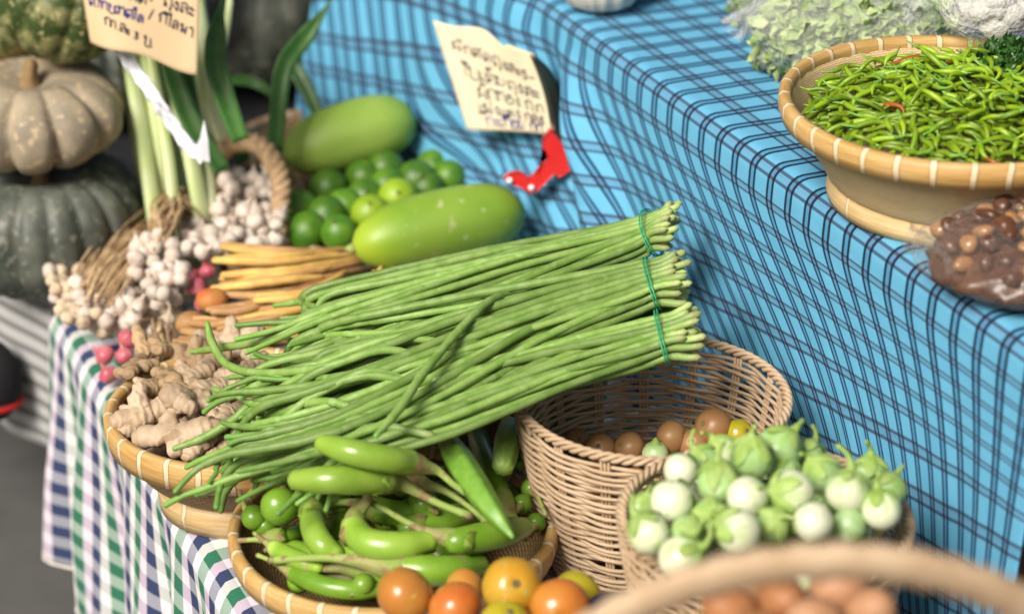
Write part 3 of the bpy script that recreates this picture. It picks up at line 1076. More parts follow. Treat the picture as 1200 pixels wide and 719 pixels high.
# pen strokes of the Thai letters used on the two cards: (advance, [polyline, ...])
PEN = {
    "ผ": (0.95, [lp_(.22, .82) + [(.1, .7), (.1, 0), (.42, .5), (.75, 0), (.8, 1)]]),
    "พ": (0.90, [lp_(.12, .9) + [(.12, 0), (.36, .55), (.6, 0), (.68, 1)]]),
    "ฟ": (0.90, [lp_(.12, .9) + [(.12, 0), (.36, .55), (.6, 0), (.68, 1.45)]]),
    "ก": (0.85, [[(.1, 0), (.12, .55), (.0, .66), (.14, .92), (.4, 1.02), (.66, .85), (.68, 0)]]),
    "ถ": (0.85, [lp_(.2, .1) + [(.12, .5), (.02, .66), (.15, .92), (.4, 1.02), (.66, .85), (.68, 0)]]),
    "ส": (0.9, [lp_(.3, .45) + [(.12, 0), (.05, .5), (.12, .85), (.38, 1), (.6, .78), (.62, 0)], [(.5, .86), (.88, 1.2)]]),
    "ด": (0.88, [lp_(.34, .42) + [(.2, 0), (.05, .4), (.1, .85), (.4, 1.02), (.68, .82), (.7, 0)]]),
    "ต": (0.88, [lp_(.34, .42) + [(.2, 0), (.05, .4), (.1, .95), (.36, .8), (.6, 1), (.72, .75), (.72, 0)]]),
    "ง": (0.7, [lp_(.34, .88) + [(.5, .8), (.5, 0), (.22, .3), (.02, .5)]]),
    "ล": (0.85, [lp_(.2, .12) + [(.06, .35), (.3, .6), (.6, .42)], [(.06, .75), (.34, 1.02), (.62, .85), (.66, 0)]]),
    "ะ": (0.5, [lp_(.1, .75, .08) + [(.3, .62), (.38, .8)], lp_(.1, .25, .08) + [(.3, .12), (.38, .3)]]),
    "บ": (0.85, [lp_(.1, .9) + [(.13, 0), (.66, 0), (.68, 1)]]),
    "ย": (0.85, [lp_(.14, .9) + [(.25, .6), (.1, .4), (.14, 0), (.66, 0), (.68, 1)]]),
    "ม": (0.88, [lp_(.12, .9) + [(.16, .15)] + lp_(.1, .08, .07) + [(.66, .12), (.68, 1)]]),
    "น": (0.88, [lp_(.12, .9) + [(.14, 0), (.3, .15), (.55, .1)] + lp_(.66, .08, .08) + [(.62, 1)]]),
    "ท": (0.88, [lp_(.1, .9) + [(.14, 0), (.16, .5), (.5, 1.02), (.68, .85), (.7, 0)]]),
    "อ": (0.82, [lp_(.2, .62) + [(.06, .85), (.35, 1.02), (.64, .8), (.64, .1), (.1, 0), (.06, .4)]]),
    "ว": (0.65, [lp_(.36, .1) + [(.5, .3), (.5, .75), (.3, 1.02), (.04, .85)]]),
    "ร": (0.65, [lp_(.36, .1) + [(.5, .3), (.46, .65), (.08, .72), (.12, .9), (.5, 1.02)]]),
    "ศ": (0.88, [lp_(.34, .42) + [(.2, 0), (.05, .4), (.1, .85), (.4, 1.02), (.68, .82), (.7, 0)], [(.5, .95), (.85, 1.2)]]),
    "า": (0.6, [[(.05, .8), (.25, 1.02), (.44, .8), (.46, 0)]]),
    "เ": (0.35, [lp_(.16, .1, .09) + [(.08, .25), (.1, 1)]]),
    "แ": (0.65, [lp_(.16, .1, .09) + [(.08, .25), (.1, 1)], lp_(.48, .1, .09) + [(.4, .25), (.42, 1)]]),
    "ใ": (0.45, [lp_(.3, 1.22, .1) + [(.1, 1.4), (.0, 1.2), (.16, .95), (.18, 0)]]),
    "ไ": (0.45, [[(-.1, 1.2), (.05, 1.42), (.2, 1.1), (.18, 0)]]),
    "โ": (0.45, [[(.35, 1.4), (.0, 1.36), (.22, 1.12), (.18, 0)]]),
    "ุ": (0, [[(-.3, -.15), (-.14, -.15), (-.15, -.5)]]),
    "ั": (0, [lp_(-.45, 1.25, .09) + [(-.2, 1.2), (-.02, 1.55)]]),
    "ิ": (0, [[(-.7, 1.18), (-.4, 1.42), (-.1, 1.2), (-.7, 1.18)]]),
    "ี": (0, [[(-.7, 1.18), (-.4, 1.42), (-.1, 1.2), (-.7, 1.18)], [(-.1, 1.2), (-.08, 1.6)]]),
    "็": (0, [[(-.6, 1.2), (-.5, 1.45), (-.3, 1.25), (-.5, 1.2), (-.1, 1.6)]]),
    "้": (0, [[(-.4, 1.4), (-.25, 1.5), (-.3, 1.3), (-.05, 1.6)]]),
    "5": (0.7, [[(.5, 1), (.12, 1), (.1, .55), (.42, .58), (.5, .25), (.3, 0), (.05, .08)]]),
    "3": (0.7, [[(.05, .9), (.35, 1), (.45, .75), (.2, .55), (.5, .3), (.3, 0), (.02, .1)]]),
    "8": (0.7, [[(.45, .85), (.25, 1), (.1, .75), (.45, .3), (.25, 0), (.06, .25), (.45, .85)]]),
    "-": (0.6, [[(.05, .45), (.5, .5)]]),
    "/": (0.7, [[(.1, -.2), (.5, 1.2)]]),
    ".": (0.3, [[(.08, .02), (.14, .06)]]),
    " ": (0.45, []),
}


def lettering(S, lines, parent, name="lettering", mat="ink", lift=0.0008, pen=0.0012):
    """lines: (text, u of the start, v of the base line, height in v, width in u, slope in v)"""
    hr = random.Random(len(lines) * 7 + len(lines[0][0]))
    for txt, u0, v0, hv, wu, slope in lines:
        g = G()
        total = sum(PEN[c][0] for c in txt)
        x = 0.0
        for c in txt:
            adv, strokes = PEN[c]
            dx, dy, sc = hr.uniform(-.05, .05), hr.uniform(-.07, .07), hr.uniform(.88, 1.12)
            for st in strokes:
                pts = []
                for px_, py_ in catmull([Vector((q[0], q[1], 0)) for q in st], max(8, len(st) * 4)) and [(q.x, q.y) for q in catmull([Vector((q[0], q[1], 0)) for q in st], max(8, len(st) * 4))]:
                    xx = (x + dx + px_ * sc + 0.12 * py_) / total
                    uu = u0 + wu * xx
                    vv = v0 + slope * xx - hv * (py_ * sc + dy)
                    q = S(uu, vv)
                    dn = (S(uu + 0.01, vv) - q).cross(S(uu, vv + 0.01) - q).normalized()
                    if dn.y > 0:
                        dn = -dn
                    pts.append(q + dn * lift)
                tube(g, pts, [pen * hr.uniform(.85, 1.1), pen, pen * .75], 5)
            x += adv
        obj(name, g, M[mat], parent)


# cream card on the blue cloth
c00, c10, c11, c01 = ay(507, 24, 3.06), ay(623, 64, 2.93), ay(648, 159, 2.90), ay(548, 153, 3.00)
curl2 = lambda u, v: -0.010 * math.sin(PI * u) - 0.004 * smooth01(0.82, 1.0, u)
S2 = card_surface(c00, c10, c11, c01, curl2)
t_ = thing("price_card", "cream hand lettered card clipped to the blue plaid cloth with a red clip", "price card", S2(0.5, 1.0))


def topcut(u):
    return 0.0 + 0.05 * smooth01(0.45, 0.68, u) * (1 - smooth01(0.68, 0.72, u)) - 0.07 * smooth01(0.15, 0.5, u) * (1 - smooth01(0.5, 0.7, u))


g = G()
sheet(g, lambda a, b: S2(a, b + (1 - b) * topcut(a)), 30, 24)
o = obj("card", g, M["card"], t_)
solidify(o, 0.0009)
lettering(S2, [("ผักสดถุงละ5-", 0.11, 0.24, 0.10, 0.83, 0.13), ("ใบเต็มถุงละ", 0.13, 0.48, 0.10, 0.82, 0.09),
               ("ผักทอง ก.ก", 0.22, 0.68, 0.11, 0.74, 0.06), ("แฟงแตง กล8", 0.17, 0.83, 0.09, 0.76, 0.05)], t_)
lettering(S2, [("กะเทือม กก.".replace("ื", "ี"), 0.22, 0.95, 0.085, 0.70, 0.02)], t_, mat="ink_b")
# dark folded back of the card
pL = [(621, 64), (632, 92), (640, 120), (648, 158), (660, 176), (673, 196)]
pR = [(626, 64), (646, 84), (660, 114), (671, 152), (677, 180), (679, 200)]
pl = catmull([ay(x, y, 2.915 - 0.02 * i / 5) for i, (x, y) in enumerate(pL)], 20)
pr = catmull([ay(x, y, 2.955 - 0.01 * i / 5) for i, (x, y) in enumerate(pR)], 20)
g = G()
sheet(g, lambda a, b: pl[min(19, int(b * 19 + .5))].lerp(pr[min(19, int(b * 19 + .5))], a), 3, 19)
o = obj("folded_back", g, M["backing"], t_)
solidify(o, 0.0009)

# red plastic clip
outline = [(455, 446), (478, 470), (503, 505), (520, 540), (536, 578), (526, 592), (500, 606), (486, 616), (470, 598), (456, 615),
           (430, 642), (402, 668), (382, 674), (362, 664), (340, 652), (312, 644), (292, 634), (288, 622), (302, 606), (330, 600),
           (352, 604), (372, 622), (388, 616), (402, 594), (424, 570), (440, 548), (430, 520), (424, 486), (436, 462)]
t_ = thing("clip", "red plastic clip with two white pins below the cream card", "clip", ay(628, 225, 2.9))
front = [ay(500 + x / 3.125, 10 + y / 3.125, 2.885) for x, y in outline]
nn = Vector((0, 1, -0.15)).normalized() * 0.011
g = G()
cen = sum(front, Vector()) / len(front)
bmx = bmesh.new()
vs = [bmx.verts.new(p) for p in front]
fc = bmx.faces.new(vs)
bmesh.ops.triangulate(bmx, faces=[fc])
bmx.verts.index_update()
tri = [tuple(v.index for v in f.verts) for f in bmx.faces]
bmx.free()
nf = len(front)
back = [p + nn for p in front]
allf = tri + [tuple(nf + k for k in reversed(f)) for f in tri] + [(i, (i + 1) % nf, nf + (i + 1) % nf, nf + i) for i in range(nf)]
g.add(front + back, allf)
o = obj("jaw", g, M["red_pl"], t_, smooth=False)
md = o.modifiers.new("bevel", "BEVEL")
md.width, md.segments, md.limit_method, md.angle_limit = 0.003, 3, "ANGLE", math.radians(40)
for x, y in ((304, 630), (384, 656)):
    blob(gg := G(), ay(500 + x / 3.125, 10 + y / 3.125, 2.882), (0.0042, 0.003, 0.0042), 12, 8)
    obj("pin", gg, M["white_pl"], t_)

# tan card tied to the stalks, its top out of the picture
c00, c10, c11, c01 = ay(88, -60, 2.93), ay(236, -60, 2.90), ay(231, 87, 2.84), ay(106, 50, 2.87)
S1 = card_surface(c00, c10, c11, c01, lambda u, v: 0.016 * math.sin(PI * u) + 0.006 * math.sin(2 * PI * u))
t_ = thing("price_card", "tan hand lettered card above the white ribbon on the pale stalks", "price card", S1(0.5, 1.0))
g = G()
sheet(g, lambda a, b: S1(a, b * (1 + 0.02 * math.sin(a * 9))), 30, 24)
o = obj("card", g, M["card_tan"], t_)
solidify(o, 0.001)
lettering(S1, [("ศ.ไทยเทศโล", 0.06, 0.60, 0.075, 0.50, 0.09)], t_, mat="ink_b", pen=0.0014)
lettering(S1, [("ขาวผักกาด".replace("ข", "บ"), 0.08, 0.44, 0.075, 0.50, 0.08), ("/ กิโลพา", 0.58, 0.62, 0.08, 0.38, 0.10), ("/ ถุงละ", 0.60, 0.46, 0.08, 0.36, 0.10),
               ("กก.ละ 3 บ.", 0.20, 0.77, 0.075, 0.42, 0.12)], t_, pen=0.0013)


# ------------------------------------------------------------------ bamboo baskets
def bamboo_basket(name, label, c, R, z0, zr, rfoot, mats, rimh=0.034, foot=0.022, straight=False):
    """c = rim centre; z0 = height it stands on; zr = rim height"""
    c = Vector((c.x, c.y, 0))
    t = thing(name, label, "basket", (c.x, c.y, z0))
    h = zr - z0
    bot = z0 + foot
    prof = [(rfoot * 0.2, bot + 0.004), (rfoot * 0.8, bot + 0.003), (rfoot, bot + 0.006), (rfoot + (R - rfoot) * 0.45, bot + (h - foot) * 0.28),
            (rfoot + (R - rfoot) * 0.8, bot + (h - foot) * 0.6), (R * 0.985, zr - 0.012)]
    if straight:
        prof = prof[:3] + [(rfoot + (R - rfoot) * f, bot + 0.006 + (h - foot - 0.018) * f) for f in (0.3, 0.7)] + prof[-1:]
    P = catmull([Vector((a, b, 0)) for a, b in prof], 22)
    outer = [(p.x, p.y) for p in P]
    inner = [(max(0.001, p.x - 0.004), p.y + 0.003) for p in reversed(P)]
    g = G()
    wob = lambda th, i, r, z: (r * (1 + 0.006 * math.sin(3 * th + 1) + 0.003 * math.sin(41 * th)), z)
    lathe(g, outer + inner, 90, c, wob)
    obj("bowl", g, M[mats[0]], t)
    # hoop rim: flat band, outer and inner hoop
    g = G()
    rim = [(R - 0.004, zr - rimh), (R + 0.003, zr - rimh + 0.001), (R + 0.0065, zr - rimh * 0.5), (R + 0.006, zr - 0.003), (R + 0.002, zr + 0.001),
           (R - 0.005, zr), (R - 0.0075, zr - 0.006), (R - 0.0075, zr - rimh * 0.6)]
    wob2 = lambda th, i, r, z: (r * (1 + 0.006 * math.sin(3 * th + 1)), z + 0.002 * math.sin(2 * th + c.x * 20))
    lathe(g, rim, 110, c, wob2, closed=True)
    obj("rim", g, M[mats[1]], t)
    g = G()
    lathe(g, [(rfoot - 0.003, z0 + 0.001), (rfoot + 0.003, z0 + 0.001), (rfoot + 0.005, z0 + foot * 0.6), (rfoot + 0.003, bot + 0.008), (rfoot - 0.003, bot + 0.008)],
          80, c, closed=True)
    obj("foot", g, M[mats[2]], t)
    return t


STD = ("bam_in", "rim_w", "foot")
gc_ = at(276, 474, 0.125)
bamboo_basket("bamboo_basket", "bamboo basket with a pale bound hoop rim, holding the ginger", gc_, 0.147, 0.0, 0.125, 0.092, STD, 0.036, 0.03)
ec_ = at(460, 612, 0.10)
bamboo_basket("bamboo_basket", "bamboo basket with bound hoop rim, full of long green eggplants", ec_, 0.172, 0.0, 0.10, 0.10, STD, 0.030)
lc_ = at(444, 245, 0.095)
bamboo_basket("bamboo_basket", "weathered bamboo basket holding the limes between the two gourds", lc_, 0.150, 0.0, 0.095, 0.10, ("bam_in", "rim_d", "rim_d"), 0.022)
tc_ = at(368, 150, 0.09)
bamboo_basket("bamboo_basket", "brown bamboo tray in the shade behind the upper gourd", at(372, 160, 0.08), 0.125, 0.0, 0.08, 0.09, ("bam_in", "rim_d", "rim_d"), 0.03)
bamboo_basket("bamboo_basket", "bamboo tray mostly hidden underneath the yardlong beans", at(590, 385, 0.165), 0.135, 0.0, 0.165, 0.10, ("bam_in", "rim_d", "rim_d"), 0.022)
cc_ = at(1134, 113, 0.52)
bamboo_basket("bamboo_basket", "bamboo bowl on the blue table heaped with green chillies", cc_, 0.196, ZT + 0.001, 0.52, 0.140, ("bam_fine", "rim_w", "foot"), 0.027, 0.017, True)


# ------------------------------------------------------------------ wicker baskets (every cane strand is real)
def wicker_basket(label, c, R, z0, zr, rb, groups=13, rows=38, mats=("wicker", "wicker"), seed=1, thick=0.0021, slot=0.0):
    c = Vector((c.x, c.y, 0))
    t = thing("wicker_basket", label, "basket", (c.x, c.y, z0))
    h = zr - z0
    rr = random.Random(seed)

    def rad(f):
        return rb + (R - rb) * (f ** 0.8) + 0.004 * math.sin(f * PI)
    g = G()
    NS = groups * 10
    for j in range(rows):
        f = (j + 0.4) / rows
        z = z0 + 0.006 + (h - 0.014) * f
        ph = j % 2
        jit = rr.uniform(-0.0006, 0.0006)
        r = rad(f)
        pts = []
        s1 = rr.uniform(0, 6)
        for k in range(NS + 1):
            th = 2 * PI * k / NS
            wv = math.cos(groups * th / 1.0 * 1 + PI * ph) * 0.0034
            pts.append(c + Vector((math.cos(th) * (r + wv), math.sin(th) * (r + wv), z + jit + 0.0012 * math.sin(2 * th + s1) + 0.0009 * math.sin(groups * th + s1))))
        tube(g, pts, [thick * rr.uniform(0.88, 1.1)], 6, cap=False)
    obj("woven_wall", g, M[mats[0]], t)
    g = G()
    for k in range(groups * 2):
        th0 = PI * k / groups
        for q in (-1, 0, 1):
            th = th0 + q * 0.0042 / R
            pts = []
            for i in range(14):
                f = i / 13
                r = rad(f)
                pts.append(c + Vector((math.cos(th) * r, math.sin(th) * r, z0 + 0.002 + (h - 0.006) * f)))
            tube(g, pts, [0.0017], 6)
    obj("stakes", g, M[mats[1]], t)
    # plaited rim
    g = G()
    for q in range(3):
        pts = []
        for k in range(241):
            th = 2 * PI * k / 240
            a = th * 26 + q * 2 * PI / 3
            pts.append(c + Vector((math.cos(th) * (R + 0.0035 * math.cos(a)), math.sin(th) * (R + 0.0035 * math.cos(a)), zr + 0.001 + 0.0035 * math.sin(a))))
        tube(g, pts, [0.0027], 7, cap=False)
    obj("rim", g, M[mats[1]], t)
    g = G()
    lathe(g, [(0.002, z0 + 0.004), (rb * 0.5, z0 + 0.005), (rb, z0 + 0.004), (rb, z0 + 0.001), (0.002, z0 + 0.001)], 40, c)
    obj("base", g, M[mats[0]], t)
    return t


WR = 0.22
wc_ = at(764, 464, WR)
wicker_basket("tall tan wicker basket, half empty, with a few brownish tomatoes inside", wc_, 0.146, 0.0, WR, 0.098, 8, 47, seed=3, thick=0.0023)
TR = 0.225
kc_ = at(896, 606, TR)
wicker_basket("wicker basket heaped with round white and green eggplants", kc_, 0.140, 0.0, TR, 0.085, 9, 46, ("wicker_p", "wicker_p"), 5)


# ------------------------------------------------------------------ the two gourds
def gourd(label, p0, p1, r, bend, tipd, mat="melon"):
    t = thing("gourd", label, "gourd", (p0 + p1) / 2 - UP * r)
    ax = (p1 - p0)
    pts = [p0 + ax * (i / 26) + UP * (bend * math.sin(PI * i / 26)) for i in range(27)]
    prof = [0.30, 0.62, 0.80, 0.90, 0.96, 1.0, 1.0, 0.98, 0.93, 0.84, 0.66, 0.34]
    rad = [lerp_list(prof, i / 26) * r for i in range(27)]
    # round the two ends with an elliptical profile
    for i in range(27):
        x = i / 26 * 2 - 1
        rad[i] = r * (max(0.02, 1 - abs(x) ** 3.0)) ** 0.5 * (1 + 0.05 * (x if tipd > 0 else -x))
    g = G()
    tube(g, pts, rad, 40, prof=lambda th, t_: 1 + 0.008 * math.cos(5 * th + 1) + 0.004 * math.cos(11 * th))
    obj("body", g, M[mat], t)
    g = G()
    d = ax.normalized()
    tube(g, [p0 + d * 0.004, p0 - d * 0.006, p0 - d * 0.010], [0.009, 0.006, 0.004], 12, round_ends=(0, 2))
    obj("stem", g, M["calyx"], t)
    return t


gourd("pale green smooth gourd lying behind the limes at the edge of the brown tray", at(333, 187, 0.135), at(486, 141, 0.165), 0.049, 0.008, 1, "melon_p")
gourd("plump green smooth gourd lying across the front of the lime basket, nearest the beans", at(414, 291, 0.135), at(613, 247, 0.145), 0.0495, 0.004, 1)


# ------------------------------------------------------------------ limes
def lime_proto(mat):
    g = G()
    r = 0.0278
    prof = [(0.0005, -r * 1.06)] + [(r * math.sin(a) ** 0.95, -r * 1.02 * math.cos(a)) for a in [PI * i / 20 for i in range(2, 19)]] + [(0.0035, r * 1.03), (0.0005, r * 1.09)]
    lathe(g, prof, 28, (0, 0, 0))
    o = obj("lime", g, M[mat])
    g2 = G()
    lathe(g2, [(0.0005, r * 1.10), (0.0022, r * 1.095), (0.0032, r * 1.03), (0.002, r * 1.0)], 10, (0, 0, 0))
    ORIG[o.name] = Vector((0, 0, 0))
    obj("stem_scar", g2, M["scar"], o)
    return o


LG = "limes heaped in the weathered basket"
lime_list = [(351, 245, .105, "glossy lime at the left wall of the basket, second from the garlic loop"),
             (385, 220, .112, "deep green lime just below the upper gourd's left end"),
             (383, 252, .115, "large bright lime in the middle of the left group, ringed by other limes"),
             (361, 271, .105, "lime lowest on the left, against the basket's front wall"),
             (398, 273, .112, "lime touching the blossom end of the lower gourd"),
             (427, 232, .12, "lime resting on the limes just above the lower gourd's left end"),
             (426, 208, .115, "dark lime under the belly of the upper gourd, leftmost of its row"),
             (452, 199, .12, "lime standing highest, touching the upper gourd's underside"),
             (455, 219, .118, "shaded lime squeezed below the highest lime"),
             (488, 211, .122, "large lime alone to the right of the highest lime"),
             (434, 251, .122, "pale green lime peeking over the top of the lower gourd"),
             (405, 243, .115, "half hidden lime behind the large bright one"),
             (466, 232, .125, "palest lime, lying on the lower gourd's back"),
             (526, 208, .118, "rightmost lime, in the shade by the basket's right wall"),
             (508, 198, .11, "dark lime in the second row near the basket's right wall"),
             (500, 222, .112, "lime half covered by the lower gourd near its right shoulder")]
lp = {}
for i, (px, py, z, lab) in enumerate(lime_list):
    mt = "lime_y" if i in (10, 12) else "lime"
    q = q_to((rnd.gauss(0, 1), rnd.gauss(-0.6, 1), rnd.gauss(0.3, 1)), rnd.random() * 6)
    p = at(px, py, z)
    if mt not in lp:
        lp[mt] = o = lime_proto(mt)
        o.location = p
        o.rotation_mode = "QUATERNION"
        o.rotation_quaternion = q
        tag(o, lab, "lime", LG)
    else:
        o = copy_thing(lp[mt], p, q, rnd.uniform(0.9, 1.06), lab)
# limes below, in the bottom of the basket, keep the heap up
for i in range(9):
    a = i * 2.4
    p = Vector((lc_.x + 0.025 * math.sqrt(i) * 1.3 * math.cos(a), lc_.y + 0.025 * math.sqrt(i) * 1.3 * math.sin(a), 0.062))
    copy_thing(lp["lime"], p, q_to((rnd.gauss(0, 1), rnd.gauss(0, 1), rnd.gauss(0, 1))), rnd.uniform(0.92, 1.02),
               "dark lime in the bottom layer of the lime basket, mostly covered by others")


# ------------------------------------------------------------------ garlic
def bulb(g, p, r, d, seg=18):
    q = q_to(d, rnd.random() * 6).to_matrix()
    prof = [(0.05, -0.78), (0.45, -0.82), (0.85, -0.55), (1.0, -0.1), (0.92, 0.3), (0.6, 0.66), (0.3, 0.9), (0.17, 1.2), (0.13, 1.55)]
    P = catmull([Vector((a, b, 0)) for a, b in prof], 15)
    n = rnd.choice((5, 6, 7))
    lathe(g, [(max(0.001, a.x) * r, a.y * r) for a in P], seg, p,
          lambda th, i, rr, z: (rr * (1 + 0.07 * math.cos(n * th) * (1 if i < 11 else 0)), z), q)


def inside(poly, x, y):
    c = False
    n = len(poly)
    for i in range(n):
        (x1, y1), (x2, y2) = poly[i], poly[(i + 1) % n]
        if (y1 > y) != (y2 > y) and x < (x2 - x1) * (y - y1) / (y2 - y1) + x1:
            c = not c
    return c


def garlic_bunch(label, poly, zf, rpx, n, sep, mats=("garlic",), stems=None, straw_n=0, dirn=(0, -0.6, -0.4)):
    cx = sum(p[0] for p in poly) / len(poly)
    cy = max(p[1] for p in poly)
    t = thing("garlic_bunch", label, "garlic", at(cx, cy, 0.005))
    xs, ys = [p[0] for p in poly], [p[1] for p in poly]
    done = []
    tries = 0
    while len(done) < n and tries < 6000:
        tries += 1
        x, y = rnd.uniform(min(xs), max(xs)), rnd.uniform(min(ys), max(ys))
        if not inside(poly, x, y):
            continue
        if any((x - a) ** 2 + (y - b) ** 2 < sep * sep for a, b in done):
            continue
        done.append((x, y))
        p = at(x, y, zf(x, y) + rnd.uniform(-0.012, 0.012))
        g = G()
        r = m_of(rpx, p) * rnd.uniform(0.82, 1.15)
        bulb(g, p, r, (rnd.gauss(dirn[0], 0.5), -(rnd.gauss(dirn[1], 0.5)), -(rnd.gauss(dirn[2], 0.5))))
        obj("bulb", g, M[mats[len(done) % len(mats)]], t)
    if stems:
        g = G()
        for k in range(straw_n):
            (x0, y0, z0), (x1, y1, z1), spread = stems
            sx, sy = rnd.gauss(0, spread), rnd.gauss(0, spread)
            p0 = at(x0 + sx, y0 + sy * 0.5, z0 + rnd.uniform(-.012, .012))
            p1 = at(x1 + sx * 0.7 + rnd.gauss(0, 5), y1 + sy * 0.7 + rnd.gauss(0, 5), z1 + rnd.uniform(-.015, .02))
            mid = (p0 + p1) / 2 + Vector((rnd.gauss(0, .008), rnd.gauss(0, .008), rnd.uniform(0.0, .018)))
            tube(g, catmull([p0, mid, p1], 9), [rnd.uniform(.0012, .0022), rnd.uniform(.001, .002)], 5)
        obj("dried_stems", g, M["straw"], t)
    return t


t_ = garlic_bunch("white garlic bunch hanging from a thick braided loop beside the limes",
                  [(244, 206), (262, 196), (288, 210), (318, 206), (332, 232), (330, 276), (312, 292), (292, 288), (268, 262), (244, 232)],
                  lambda x, y: 0.10 + (292 - y) * 0.0006, 10.5, 52, 10.5)
# braided loop handle
ctrl = [(256, 222, .145), (252, 194, .17), (266, 172, .195), (290, 166, .205), (310, 175, .20), (324, 198, .18), (330, 222, .155), (328, 252, .125), (336, 288, .08)]
cl = catmull([at(*p) for p in ctrl], 70)
g = G()
for q in range(3):
    pts = []
    for i, p in enumerate(cl):
        T = (cl[min(i + 1, 69)] - cl[max(i - 1, 0)]).normalized()
        S = T.cross(Vector((0, -1, 0.5))).normalized()
        Bq = T.cross(S)
        a = i * 0.62 + q * 2 * PI / 3
        pts.append(p + S * (0.0075 * math.cos(a)) + Bq * (0.0075 * math.sin(a)))
    tube(g, pts, [0.0075, 0.0078, 0.0075, 0.006], 9, prof=lambda th, t: 1 + 0.1 * math.sin(6 * th + t * 60), round_ends=(2, 2))
obj("braided_loop", g, M["twine"], t_)

garlic_bunch("small garlic bunch with a tan neck lying between the braided loop bunch and the roots",
             [(212, 258), (238, 250), (270, 260), (276, 285), (250, 298), (232, 302), (214, 288)], lambda x, y: 0.115, 9.5, 28, 9,
             ("garlic",), ((236, 262, .105), (206, 232, .13), 8), 26)
garlic_bunch("tall white garlic bunch in the middle of the garlic heap",
             [(160, 278), (186, 272), (204, 284), (214, 318), (212, 348), (192, 360), (172, 345), (158, 322)], lambda x, y: 0.09 + (350 - y) * 0.0006, 10.5, 34, 11,
             ("garlic",), ((186, 282, .125), (204, 238, .14), 8), 80)
garlic_bunch("dull tan garlic bunch with dry stems at the far left corner of the checked cloth",
             [(56, 318), (92, 308), (120, 318), (150, 330), (168, 352), (160, 378), (120, 388), (84, 376), (62, 356)], lambda x, y: 0.062 + (380 - y) * 0.0003, 10, 64, 9.5,
             ("garlic_tan", "garlic"), ((112, 345, .075), (176, 268, .10), 15), 170)
garlic_bunch("loose garlic bunch with brown stems lying just in front of the tall white one",
             [(140, 350), (172, 346), (196, 358), (214, 372), (206, 392), (176, 386), (150, 380)], lambda x, y: 0.055, 10, 18, 12,
             ("garlic", "garlic_tan"), ((190, 380, .06), (196, 425, .07), 7), 24)
t_ = thing("dried_stem_bundle", "bundle of brown dried stems standing between the pale stalks and the garlic", "dried stems", at(205, 285, 0.03))
g = G()
for k in range(150):
    a = rnd.uniform(-1, 1)
    p0 = at(205 + a * 15, 290 + rnd.uniform(-6, 6), 0.06)
    p1 = at(208 + a * 11, 226 + rnd.uniform(-8, 8), 0.145)
    tube(g, catmull([p0, (p0 + p1) / 2 + Vector((a * 0.012, -0.012 + rnd.uniform(-.01, .01), 0.004)), p1], 8), [0.0019, 0.0014], 5)
obj("stems", g, M["straw"], t_)


# ------------------------------------------------------------------ shallots
for px, py, z, r, lab in ((123, 416, .035, 12, "pink shallot farthest left, at the edge of the checked cloth"),
                          (127, 439, .022, 11, "red shallot lowest of the group, beside the ginger basket rim"),
                          (150, 397, .05, 12, "bright pink shallot highest of the group by the brown stems"),
                          (146, 416, .04, 11, "dull red shallot touching the ginger basket's rim"),
                          (232, 336, .09, 12, "deep red shallot between the garlic and the yellow roots"),
                          (243, 318, .095, 10, "small shallot with a papery tan neck above the deep red one"),
                          (226, 322, .09, 9, "tiny pale pink shallot touching the white garlic bunch"),
                          (236, 356, .085, 9, "dark shallot behind the red root head")):
    p = at(px, py, z)
    t_ = thing("shallot", lab, "shallot", p - UP * 0.01, "shallots beside the garlic")
    g = G()
    bulb(g, p, m_of(r, p), (rnd.gauss(0, 1), rnd.gauss(0.4, 0.5), rnd.gauss(0.6, 0.5)), 22)
    obj("bulb", g, M["shallot"], t_)


# ------------------------------------------------------------------ finger roots
def fingers(label, rows, head):
    t = thing("fingerroot_bunch", label, "fingerroot", at(head[0], head[1], 0.02))
    more = []
    for pix, r0, mt in rows:
        dy = rnd.uniform(5, 9) * rnd.choice((-1, 1))
        more.append(([(x + rnd.uniform(-8, 12), y + dy * rnd.uniform(.4, 1.2), z - 0.006 + rnd.uniform(-.006, .008)) for x, y, z in pix], r0 * 0.85, "root_t" if rnd.random() < .6 else mt))
    for k, (pix, r0, mt) in enumerate(list(rows) + more):
        pts = catmull([at(*p) for p in pix], 18)
        rm = m_of(r0, pts[0]) * 0.68
        sd = rnd.random() * 40
        g = G()
        tube(g, pts, [rm * 0.75, rm * 1.05, rm, rm * 0.85, rm * 0.5], 12, round_ends=(3, 3),
             prof=lambda th, t_: 1 + 0.22 * noise.noise(Vector((math.cos(th) * 1.2, math.sin(th) * 1.2 + sd, t_ * 9))) + 0.05 * math.sin(t_ * 34 + sd))
        obj("finger", g, M[mt], t)
    return t


